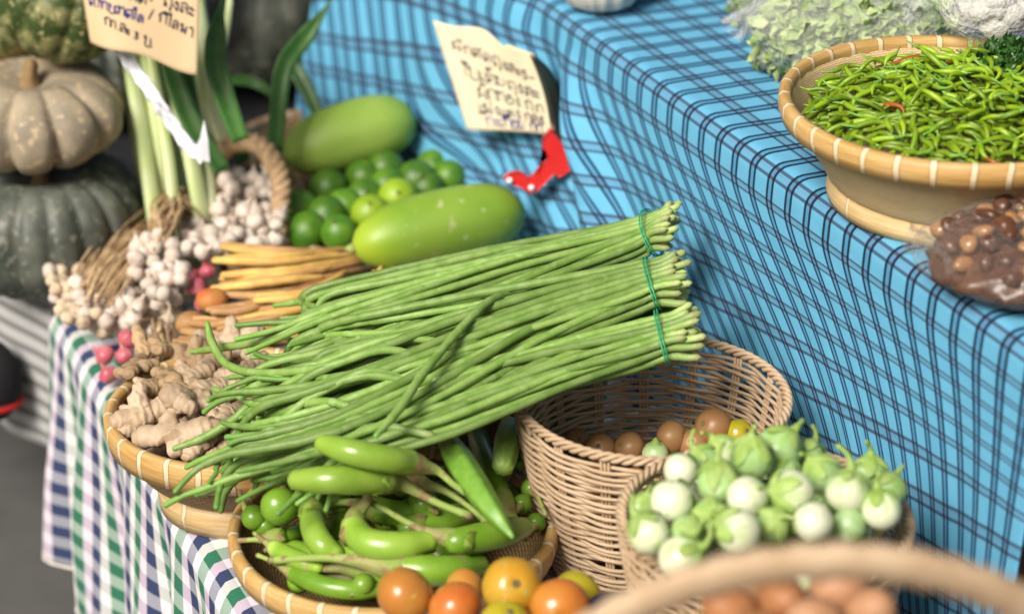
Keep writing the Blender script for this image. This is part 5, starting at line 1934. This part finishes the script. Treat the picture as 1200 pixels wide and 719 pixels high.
WG = "tomatoes inside the brown wicker basket"
for (px, py, z, rp, mt, lab) in ((836, 500, .155, 23, "tom_b", "brownish tomato at the right inside the wicker basket, highest of them"),
                                 (788, 512, .145, 20, "tom_b", "brown tomato just left of the highest one in the wicker basket"),
                                 (866, 508, .15, 18, "tom_g", "yellow green tomato at the far right inside the wicker basket"),
                                 (738, 524, .13, 19, "tom_b", "dull tomato half in shade in the middle of the wicker basket"),
                                 (704, 526, .125, 19, "tom_b", "dark tomato in the shade at the left inside the wicker basket"),
                                 (768, 532, .135, 16, "thai", "whitish round vegetable between the shaded tomato and the highest ones"),
                                 (812, 520, .14, 18, "tom_b", "brown tomato behind the eggplant stems in the wicker basket"),
                                 (675, 518, .12, 17, "tom_b", "tomato farthest left against the inner wicker wall")):
    p = at(px, py, z)
    if mt == "thai":
        t_ = thing("round_eggplant", lab, "eggplant", p - UP * 0.015)
        r = m_of(rp, p)
        g = G()
        lathe(g, [(max(.0004, r * math.sin(PI * i / 16)), -r * math.cos(PI * i / 16)) for i in range(17)], 24, p)
        obj("body", g, M["thai"], t_)
        g = G()
        tube(g, [p + UP * r * .9, p + UP * r * 1.3], [r * .5, r * .15], 10, zig=(-r * .4, 5), round_ends=(0, 1))
        obj("calyx_stem", g, M["thai_c"], t_)
    else:
        tomato(lab, p, m_of(rp, p), mt, (rnd.gauss(0, .6), -.7, .7), WG)
for i in range(26):
    a = i * 2.4
    rr_ = 0.021 * math.sqrt(i)
    lay = i % 2
    p = Vector((wc_.x + rr_ * math.cos(a), wc_.y + rr_ * math.sin(a), 0.055 + 0.045 * lay))
    if rr_ < 0.088:
        tomato("brownish tomato in the lower layers of the wicker basket", p, 0.0215, ("tom_b", "tom_b")[i % 2], (rnd.gauss(0, 1), rnd.gauss(0, 1), 0.4), WG, scar=False)


# ------------------------------------------------------------------ round white and green eggplants
def round_eggplant(label, p, r, axis, mat, stem_len=1.3, bend=0.4, group=None, cover=0.62, squash=1.0):
    p, ax = Vector(p), Vector(axis).normalized()
    t = thing("round_eggplant", label, "eggplant", p - UP * r, group)
    q = q_to(ax, rnd.random() * 6).to_matrix()
    g = G()
    prof = [(max(0.0004, r * math.sin(PI * i / 22)), -r * squash * math.cos(PI * i / 22)) for i in range(23)]
    fl = rnd.uniform(0.94, 1.08)
    lathe(g, prof, 60, p, lambda th, i, a, z: (a * (1 + 0.02 * math.cos(4 * th) + 0.012 * math.cos(2 * th + 1)), z * fl), q)
    sd = rnd.random() * 90
    for k_ in range(len(g.u)):
        th = 2 * PI * (k_ % 60) / 60
        g.u[k_] = max(0.0, min(1.0, g.u[k_] + 0.30 * noise.noise(Vector((math.cos(th) * 4.5 + sd, math.sin(th) * 4.5, g.u[k_] * 1.2))) * (1 if g.u[k_] > .15 else .3)))
    obj("body", g, M[mat], t)
    lobev = [rnd.uniform(0.75, 1.25) for _ in range(5)]
    # calyx: five pointed sepals hugging the top, then a bent stem
    g = G()
    verts, us, faces = [], [], []
    seg, ring = 40, 9
    for j in range(ring):
        f = j / (ring - 1)
        for k in range(seg):
            th = 2 * PI * k / seg
            lobe = (0.45 + 0.7 * (0.5 + 0.5 * math.cos(5 * th)) ** 0.8) * lobev[int(((th + PI / 5) % (2 * PI)) / (2 * PI / 5)) % 5]
            polar = 0.20 + f * lobe * cover * 1.25
            lift = 1.03 + 0.07 * (1 - f) + 0.15 * f * f * (0.5 + 0.5 * math.cos(5 * th)) + 0.015 * math.sin(9 * th)
            d = Vector((math.sin(polar) * math.cos(th), math.sin(polar) * math.sin(th), math.cos(polar) * squash))
            verts.append(p + q @ (d * r * lift))
            us.append(f)
    for j in range(ring - 1):
        for k in range(seg):
            k2 = (k + 1) % seg
            faces.append((j * seg + k, j * seg + k2, (j + 1) * seg + k2, (j + 1) * seg + k))
    faces = [tuple(reversed(f)) for f in faces]
    g.add(verts, faces, us)
    side = ax.orthogonal().normalized()
    side = Quaternion(ax, rnd.random() * 6.28) @ side
    L = r * stem_len
    b0 = p + ax * r * squash * 0.96
    pts = catmull([b0, b0 + ax * L * 0.4, b0 + ax * L * 0.75 + side * L * bend * 0.4 + UP * L * 0.1, b0 + ax * L * 0.9 + side * L * bend + UP * L * 0.25], 14)
    tube(g, pts, [r * 0.36, r * 0.2, r * 0.13, r * 0.11, r * 0.13], 12, round_ends=(0, 2))
    o = obj("calyx_stem", g, M["thai_c"], t)
    return t


KG = "round eggplants heaped in the pale wicker basket"
# px, py, z, radius px, axis of the stem, kind, label
thai = [(798, 551, .285, 20, (0.5, 0.9, -0.1), "thai", "small white round eggplant at the upper left of the heap"),
        (787, 587, .285, 25, (0.4, 0.9, -0.25), "thai", "large white round eggplant left of centre, facing bottom first"),
        (760, 625, .27, 25, (-0.55, 0.35, 0.75), "thai", "white round eggplant farthest left, its long stem pointing up"),
        (798, 653, .265, 25, (0.65, -0.05, 0.45), "thai", "white round eggplant lowest at the left, above the egg basket handle"),
        (876, 582, .295, 24, (0.6, 0.7, -0.2), "thai", "white round eggplant in the centre of the heap"),
        (865, 622, .285, 27, (-0.75, 0.2, 0.1), "thai", "big white round eggplant right above the handle's left half"),
        (953, 611, .285, 23, (0.1, 0.85, -0.35), "thai", "white round eggplant low in the middle, just above the handle"),
        (928, 576, .295, 26, (-0.95, -0.25, 0.15), "thai", "striped white eggplant with sepals pointing left"),
        (993, 577, .29, 25, (0.15, 0.5, 0.85), "thai", "pale oval eggplant with an upright stem in the right half"),
        (1033, 597, .28, 23, (-0.15, 0.55, 0.8), "thai", "white tipped eggplant farthest right, by the blue cloth"),
        (841, 565, .295, 24, (0.0, 0.25, 1.0), "thai_g", "eggplant with pale belly wearing a big green cap, stem straight up"),
        (880, 537, .30, 25, (0.02, 0.1, 1.0), "thai_g", "green capped eggplant at the top of the heap with a pointed cap"),
        (911, 528, .285, 27, (0.6, 0.4, 0.6), "thai_g", "blue green round eggplant right of the pointed capped one"),
        (847, 528, .28, 18, (-0.6, 0.3, 0.7), "thai", "pale eggplant peeking out at the back behind the leafy stems"),
        (945, 538, .265, 22, (0.4, 0.7, 0.5), "thai_g", "pale green eggplant at the back near the blue cloth"),
        (964, 556, .285, 22, (-0.6, 0.2, 0.7), "thai_g", "green eggplant wedged behind the striped white one"),
        (1038, 577, .265, 22, (0.5, 0.5, 0.6), "thai_g", "green eggplant behind the one farthest right"),
        (832, 604, .28, 20, (0.05, -0.85, 0.6), "thai_g", "green capped eggplant facing cap first between the white ones"),
        (806, 622, .272, 19, (0.35, -0.8, 0.4), "thai_g", "eggplant showing only its curled green sepals at the left"),
        (906, 613, .275, 20, (0.3, -0.6, 0.7), "thai_g", "green eggplant between the two white ones above the handle"),
        (995, 615, .265, 20, (0.3, 0.6, -0.5), "thai_g", "plain green eggplant low at the right above the handle"),
        (826, 541, .275, 19, (-0.7, 0.2, 0.9), "thai_g", "leafy capped eggplant at the back left, stem leaning left"),
        (758, 598, .26, 20, (0.05, 0.0, 1.0), "thai_g", "green capped eggplant at the left rim with a tall thin stem"),
        (1020, 556, .265, 21, (0.0, 0.3, 1.0), "thai_g", "green eggplant at the back right with a stem standing up"),
        (918, 556, .27, 20, (0.2, 0.9, 0.4), "thai_g", "green eggplant in the gap above the striped one")]
for (px, py, z, rp, ax, mt, lab) in thai:
    p = at(px, py, z)
    round_eggplant(lab, p, m_of(rp * 1.02, p), ax, mt, rnd.uniform(0.55, 1.0), rnd.uniform(0.3, 0.9), KG, 0.95 if mt == "thai_g" else 0.76, 1.06 if mt == "thai_g" else 1.0)
for i in range(26):
    a = i * 2.4
    rr_ = 0.0235 * math.sqrt(i)
    p = Vector((kc_.x + rr_ * math.cos(a), kc_.y + rr_ * math.sin(a), 0.240 - 0.30 * rr_ + 0.008 * (i % 2)))
    if rr_ < 0.122:
        round_eggplant("round eggplant in the lower layer of the heap, mostly covered", p, 0.0195, (rnd.gauss(0, 1), rnd.gauss(0, 1), rnd.gauss(0, .6)), ("thai_g", "thai")[i % 2], 1.0, 0.4, KG)

# ------------------------------------------------------------------ eggs in a handled basket, close to the viewer
bc = Vector((0.205, 1.43, 0))
t_ = thing("handled_basket", "tan basket with a tall arched handle holding brown eggs, closest to the viewer", "basket", bc)
g = G()
prof = [(0.02, 0.012), (0.11, 0.008), (0.125, 0.02), (0.17, 0.11), (0.205, 0.21), (0.222, 0.295)]
P = catmull([Vector((a, b, 0)) for a, b in prof], 24)
lathe(g, [(p.x, p.y) for p in P] + [(max(.001, p.x - 0.006), p.y + 0.004) for p in reversed(P)], 90, bc, lambda th, i, r, z: (r * (1 + 0.004 * math.sin(46 * th + i * PI)), z))
obj("woven_wall", g, M["bam_fine"], t_)
g = G()
lathe(g, [(0.216, 0.278), (0.226, 0.278), (0.230, 0.29), (0.226, 0.306), (0.218, 0.308), (0.212, 0.295)], 90, bc, closed=True)
obj("rim", g, M["rim_p"], t_)
hx0, hx1 = bc.x - 0.165, bc.x + 0.165
ax0 = ay(948, 657, 1.30)
hp = []
for i in range(61):
    th = PI * i / 60
    x = bc.x + 0.010 - 0.236 * math.cos(th)
    z = 0.295 + (ax0.z - 0.295) * math.sin(th)
    y = bc.y - 0.02 - 0.11 * math.sin(th)
    hp.append(Vector((x, y, z)))
g = G()
tube(g, hp, [0.0165], 14, flat=0.62, prof=lambda th, u: 1 + 0.09 * math.sin(u * 190 + th), up=(0, 0, 1))
obj("handle", g, M["wicker_p"], t_)
EGG = "brown eggs in the handled basket"
egl = [(918, 704, .37, 33, "egg", "smooth brown egg in the middle under the handle"),
       (984, 688, .37, 33, "egg_p", "pinkish egg right of the middle one, touching the handle in the photo"),
       (1020, 718, .37, 33, "egg_p", "pink egg lowest at the right under the handle"),
       (856, 716, .365, 33, "egg", "orange brown egg at the left under the handle"),
       (878, 684, .36, 30, "egg_p", "egg half hidden behind the handle's left half"),
       (955, 728, .37, 32, "egg_p", "egg at the photo's bottom edge between the brown and pink ones"),
       (885, 745, .37, 33, "egg", "brown egg just below the photo's bottom edge")]
for (px, py, z, rp, mt, lab) in egl:
    p = at(px, py, z)
    r = m_of(rp * 0.9, p)
    g = G()
    ax = Vector((rnd.gauss(0, .7), rnd.gauss(-.3, .5), rnd.uniform(.3, 1)))
    n = 24
    lathe(g, [(max(.0003, r * math.sin(PI * i / n) * (1 - 0.10 * -math.cos(PI * i / n))), -r * 1.25 * math.cos(PI * i / n)) for i in range(n + 1)], 32, p, None, q_to(ax).to_matrix())
    o = obj("egg", g, M[mt], None, p)
    tag(o, lab, "egg", EGG)
for i in range(62):
    a = i * 2.4
    rr_ = 0.0245 * math.sqrt(i)
    p = bc + Vector((rr_ * math.cos(a), rr_ * math.sin(a), 0.29))
    r = 0.0215
    if rr_ < 0.182:
        g = G()
        lathe(g, [(max(.0003, r * math.sin(PI * k / 18)), -r * 1.22 * math.cos(PI * k / 18)) for k in range(19)], 24, p, None, q_to((rnd.gauss(0, 1), rnd.gauss(0, 1), rnd.gauss(0, .5))).to_matrix())
        o = obj("egg", g, M["egg"], None, p)
        tag(o, "brown egg in the lower layer of the handled basket", "egg", EGG)

# ------------------------------------------------------------------ chillies in the bamboo bowl
CG = "small chillies heaped in the bamboo bowl"
protos = []
cr = random.Random(5)
for v in range(11):
    L = cr.uniform(0.020, 0.036)
    b = cr.uniform(-0.009, 0.009)
    pts = catmull([Vector((-L / 2, 0, 0)), Vector((-L / 6, b * .7, 0.002)), Vector((L / 5, b, 0.001)), Vector((L / 2, b * .2, -0.003))], 12)
    g = G()
    tube(g, pts, [0.0023, 0.0030, 0.0030, 0.0026, 0.0016, 0.0006], 9, round_ends=(2, 2))
    g2 = G()
    tube(g2, [pts[0], pts[0] - Vector((0.006, 0.001, 0)), pts[0] - Vector((0.014, 0.003, -0.002))], [0.0028, 0.0011, 0.0010], 7, round_ends=(1, 1))
    protos.append((mesh_of("chilli", g, M["chilli"]), mesh_of("chilli_stem", g2, M["okra"])))
red_mesh = protos[1][0].copy()
red_mesh.materials[0] = M["chilli_r"]
cx_, cy_ = cc_.x, cc_.y
for i in range(290):
    a = i * 2.39996
    f = math.sqrt((i % 232 + 0.5) / 232)
    rr_ = 0.171 * f
    x, y = cx_ + 0.012 + rr_ * math.cos(a), cy_ + 0.004 + rr_ * math.sin(a)
    z = 0.503 + 0.034 * (1 - f * f) + 0.010 * noise.noise(Vector((x * 22, y * 22, 0))) + cr.uniform(-0.006, 0.006) + (0.006 if i >= 232 else 0)
    pm, st = protos[i % 11]
    isr = i in (40, 101, 171, 214, 226)
    o = bpy.data.objects.new("chilli", red_mesh if isr else pm)
    COL.objects.link(o)
    o.location = (x, y, z)
    o.rotation_euler = (cr.uniform(-.6, .6), cr.uniform(-.5, .5), cr.uniform(0, 6.28))
    sc = cr.uniform(0.85, 1.15)
    o.scale = (sc, sc, sc)
    s = bpy.data.objects.new("stem", st)
    COL.objects.link(s)
    s.parent = o
    tag(o, "small red chilli scattered among the green ones in the bamboo bowl" if isr else "small green chilli in the heap in the bamboo bowl", "chilli", CG)
g = G()
for i in range(760):
    a = i * 2.39996 + 1.0
    f = math.sqrt((i + 0.5) / 760)
    x, y = cx_ + 0.004 + 0.175 * f * math.cos(a), cy_ + 0.175 * f * math.sin(a)
    z = 0.494 + 0.030 * (1 - f * f) + cr.uniform(-0.006, 0.004)
    an, L = cr.uniform(0, 6.28), cr.uniform(0.022, 0.036)
    dx = Vector((math.cos(an), math.sin(an), cr.uniform(-.35, .35))) * L / 2
    c = Vector((x, y, z))
    tube(g, [c - dx, c - dx * .4 + UP * .002, c + dx * .3 + UP * .002, c + dx], [0.0023, 0.0032, 0.0029, 0.001], 7, round_ends=(1, 1))
o = obj("chilli_heap", g, M["chilli"], None, (cx_, cy_, 0.47))
o["kind"] = "stuff"
o["label"] = "green chillies packed under the top layer of the bamboo bowl"


# ------------------------------------------------------------------ plastic bags of vegetables
def leaf_clumps(g, c, rad, n, size, seed, sub=7, lay=0.55):
    lr = random.Random(seed)
    for k in range(n):
        d = Vector((lr.gauss(0, 1), lr.gauss(0, 1), lr.gauss(0, 1))).normalized()
        f = lr.uniform(lay, 1.0)
        q = Vector(c) + Vector((d.x * rad[0], d.y * rad[1], d.z * rad[2])) * f
        for s in range(sub):
            e = Vector((lr.gauss(0, 1), lr.gauss(0, 1), lr.gauss(0, 1))).normalized()
            w = e.orthogonal().normalized()
            L = size * lr.uniform(0.6, 1.5)
            p0 = q + e * L * 0.15
            wd = L * lr.uniform(0.22, 0.4)
            up_ = e.cross(w) * (L * 0.2)
            g.add([p0, p0 + e * L * 0.5 + w * wd + up_, p0 + e * L, p0 + e * L * 0.5 - w * wd + up_], [(0, 1, 2), (0, 2, 3)])


def film_shell(g, c, rad, seed, amp=0.12, neck=None):
    blob(g, c, rad, 56, 36, amp, 16, seed)
    if neck:
        n0, n1, w = neck
        pts = catmull([Vector(n0), (Vector(n0) + Vector(n1)) / 2 + Vector((0.01, 0, 0.006)), Vector(n1)], 12)
        tube(g, pts, [w * 0.5, w * 0.3, w * 0.7, w * 1.3], 24, prof=lambda th, u: 1 + 0.35 * math.sin(7 * th + u * 6), cap=False)


p = at(1000, 38, 0.455)
t_ = thing("vegetable_bag", "large clear plastic bag of pale green shredded vegetables behind the chilli bowl", "plastic bag", (p.x, p.y, ZT))
g = G()
leaf_clumps(g, p, (0.118, 0.085, 0.052), 620, 0.019, 2)
obj("greens", g, M["greens"], t_)
blob(gg := G(), p, (0.10, 0.07, 0.042), 30, 16, 0.12, 30, 4)
obj("packed_greens", gg, M["greens"], t_)
film_shell(gg := G(), p + UP * 0.002, (0.128, 0.092, 0.058), 5, 0.16, (p + Vector((0.02, -0.03, 0.05)), p + Vector((0.075, -0.06, 0.045)), 0.02))
obj("film", gg, M["film"], t_)
p = at(915, 62, 0.425)
t_ = thing("vegetable_bag", "small clear bag of pale greens at the left of the chilli bowl", "plastic bag", (p.x, p.y, ZT))
leaf_clumps(g := G(), p, (0.036, 0.03, 0.02), 160, 0.011, 3)
obj("greens", g, M["greens"], t_)
film_shell(gg := G(), p, (0.042, 0.036, 0.024), 9, 0.16)
obj("film", gg, M["film"], t_)
p = at(905, 4, 0.43)
t_ = thing("vegetable_bag", "plastic bag of dark green herbs with a twisted tie at the photo's top edge", "plastic bag", (p.x, p.y, ZT))
leaf_clumps(g := G(), p, (0.055, 0.05, 0.028), 300, 0.013, 6)
obj("herbs", g, M["herb"], t_)
film_shell(gg := G(), p, (0.062, 0.056, 0.033), 12, 0.2, (p + Vector((-0.02, -0.03, 0.02)), p + Vector((-0.06, -0.07, -0.015)), 0.014))
obj("film", gg, M["film"], t_)
p = at(1172, 8, 0.56)
t_ = thing("vegetable_bag", "cloudy plastic bag of whitish vegetables hanging over the right side of the chilli bowl", "plastic bag", (p.x, p.y, p.z - 0.06))
g = G()
for i in range(22):
    blob(g, p + Vector((rnd.uniform(-.04, .04), rnd.uniform(-.033, .033), rnd.uniform(-.024, .022))), (0.017, 0.015, 0.013), 14, 9, 0.3, 50, i)
obj("contents", g, M["palewhite"], t_)
film_shell(gg := G(), p, (0.07, 0.058, 0.046), 14, 0.14, (p + Vector((0.0, -0.04, -0.03)), p + Vector((0.018, -0.075, -0.07)), 0.014))
obj("film", gg, M["film_w"], t_)
p = at(1188, 78, 0.53)
t_ = thing("herb_bunch", "dark green leafy bunch at the right side of the chilli bowl", "herbs", (p.x, p.y, 0.50))
leaf_clumps(g := G(), p, (0.04, 0.04, 0.024), 420, 0.011, 9)
o = obj("leaves", g, M["leaf"], t_)
# heap of more bags behind, out of sight, that carries the cloudy one
p = at(1150, -30, 0.47)
t_ = thing("vegetable_bag", "clear bag of shredded greens under the cloudy bag at the photo's top right corner", "plastic bag", (p.x, p.y, ZT))
leaf_clumps(g := G(), p, (0.10, 0.09, 0.05), 500, 0.014, 10)
obj("greens", g, M["herb"], t_)
film_shell(gg := G(), p, (0.108, 0.098, 0.06), 15, 0.16)
obj("film", gg, M["film"], t_)

# white sack at the top
p = at(704, -28, 0.446)
t_ = thing("sack", "white cotton sack standing on the blue plaid table at the photo's top edge", "sack", (p.x, p.y, ZT))
g = G()
lathe(g, [(0.002, -0.045), (0.026, -0.044), (0.046, -0.034), (0.056, -0.012), (0.058, 0.015), (0.050, 0.04), (0.03, 0.056), (0.012, 0.066), (0.014, 0.08), (0.024, 0.095)], 72, p,
      lambda th, i, r, z: (r * (1 + 0.035 * math.sin(17 * th + 2 * math.sin(3 * th)) * min(1, i / 2)), z))
obj("cloth", g, M["sack"], t_)
g = G()
lathe(g, [(0.014, 0.063), (0.0165, 0.066), (0.014, 0.069), (0.011, 0.066)], 24, p, closed=True)
obj("tie", g, M["straw"], t_)
# rubber band lying on the cloth
c = at(864, 24, ZT + 0.0022)
g = G()
ring = [c + Vector((math.cos(2 * PI * k / 40) * 0.019, math.sin(2 * PI * k / 40) * 0.012, 0)) for k in range(26)]
tube(g, ring, [0.0012], 6, round_ends=(1, 1))
o = obj("rubber_band", g, veg("tan_rubber", (0.5, 0.25, 0.06), (0.45, 0.22, 0.06), 30, 0.5), None, c)
tag(o, "open tan rubber band lying on the blue plaid tabletop", "rubber band")

# ------------------------------------------------------------------ bag of brown sugar cakes at the right edge
p = at(1212, 294, 0.44)
t_ = thing("sugar_bag", "plastic bag of dark brown sugar cakes at the blue table's right corner", "plastic bag", (p.x, p.y, ZT))
sr = random.Random(9)
for i in range(70):
    a = i * 2.4
    f = math.sqrt((i + .5) / 70)
    c = p + Vector((0.098 * f * math.cos(a), 0.088 * f * math.sin(a), 0.036 * (1 - f * f) + 0.004 + sr.uniform(-.006, .008)))
    g = G()
    q = q_to((sr.gauss(0, .4), sr.gauss(0, .4) - .3, 1)).to_matrix()
    r = sr.uniform(0.008, 0.013)
    blob(g, c, (r * sr.uniform(.85, 1.25), r * sr.uniform(.8, 1.1), r * sr.uniform(.5, .8)), 16, 10, 0.35, 70, i, q)
    obj("sugar_cake", g, M["amber" if i % 3 == 1 else "brown"], t_)  # every third cake carries the painted highlight tone
blob(gg := G(), p - UP * 0.010, (0.105, 0.094, 0.034), 60, 30, 0.16, 60, 3)
obj("packed_sugar", gg, M["brown"], t_)
film_shell(gg := G(), p, (0.118, 0.105, 0.042), 19, 0.14, (p + Vector((-0.09, -0.05, 0.0)), p + Vector((-0.135, -0.03, 0.028)), 0.01))
obj("film", gg, M["film_d"], t_)

# ------------------------------------------------------------------ light
w = bpy.data.worlds.new("World")
scene.world = w
w.use_nodes = True
nt = w.node_tree
sky = nt.nodes.new("ShaderNodeTexSky")
sky.sky_type = "NISHITA"
sky.sun_disc = False
SUN_EL, SUN_AZ = math.radians(43), math.radians(-145)    # azimuth from +Y, clockwise seen from above
sky.sun_elevation = SUN_EL
sky.sun_rotation = SUN_AZ
sky.air_density, sky.dust_density, sky.ozone_density = 0.7, 7.0, 0.3
bg = nt.nodes["Background"]
nt.links.new(sky.outputs[0], bg.inputs[0])
bg.inputs[1].default_value = 0.058
sd = bpy.data.lights.new("sun", "SUN")
sd.energy = 3.5
sd.angle = math.radians(24)
sd.color = (1.0, 0.95, 0.87)
so = bpy.data.objects.new("sun", sd)
COL.objects.link(so)
dirv = Vector((math.sin(SUN_AZ) * math.cos(SUN_EL), math.cos(SUN_AZ) * math.cos(SUN_EL), math.sin(SUN_EL)))
so.rotation_euler = dirv.to_track_quat("Z", "Y").to_euler()
so.location = dirv * 10

vs_ = scene.view_settings
vs_.view_transform = "Standard"
vs_.look = "None"
vs_.exposure = 0.42
vs_.gamma = 1.0
vs_.use_curve_mapping = False
scene.cycles.max_bounces = 8
scene.cycles.transparent_max_bounces = 12
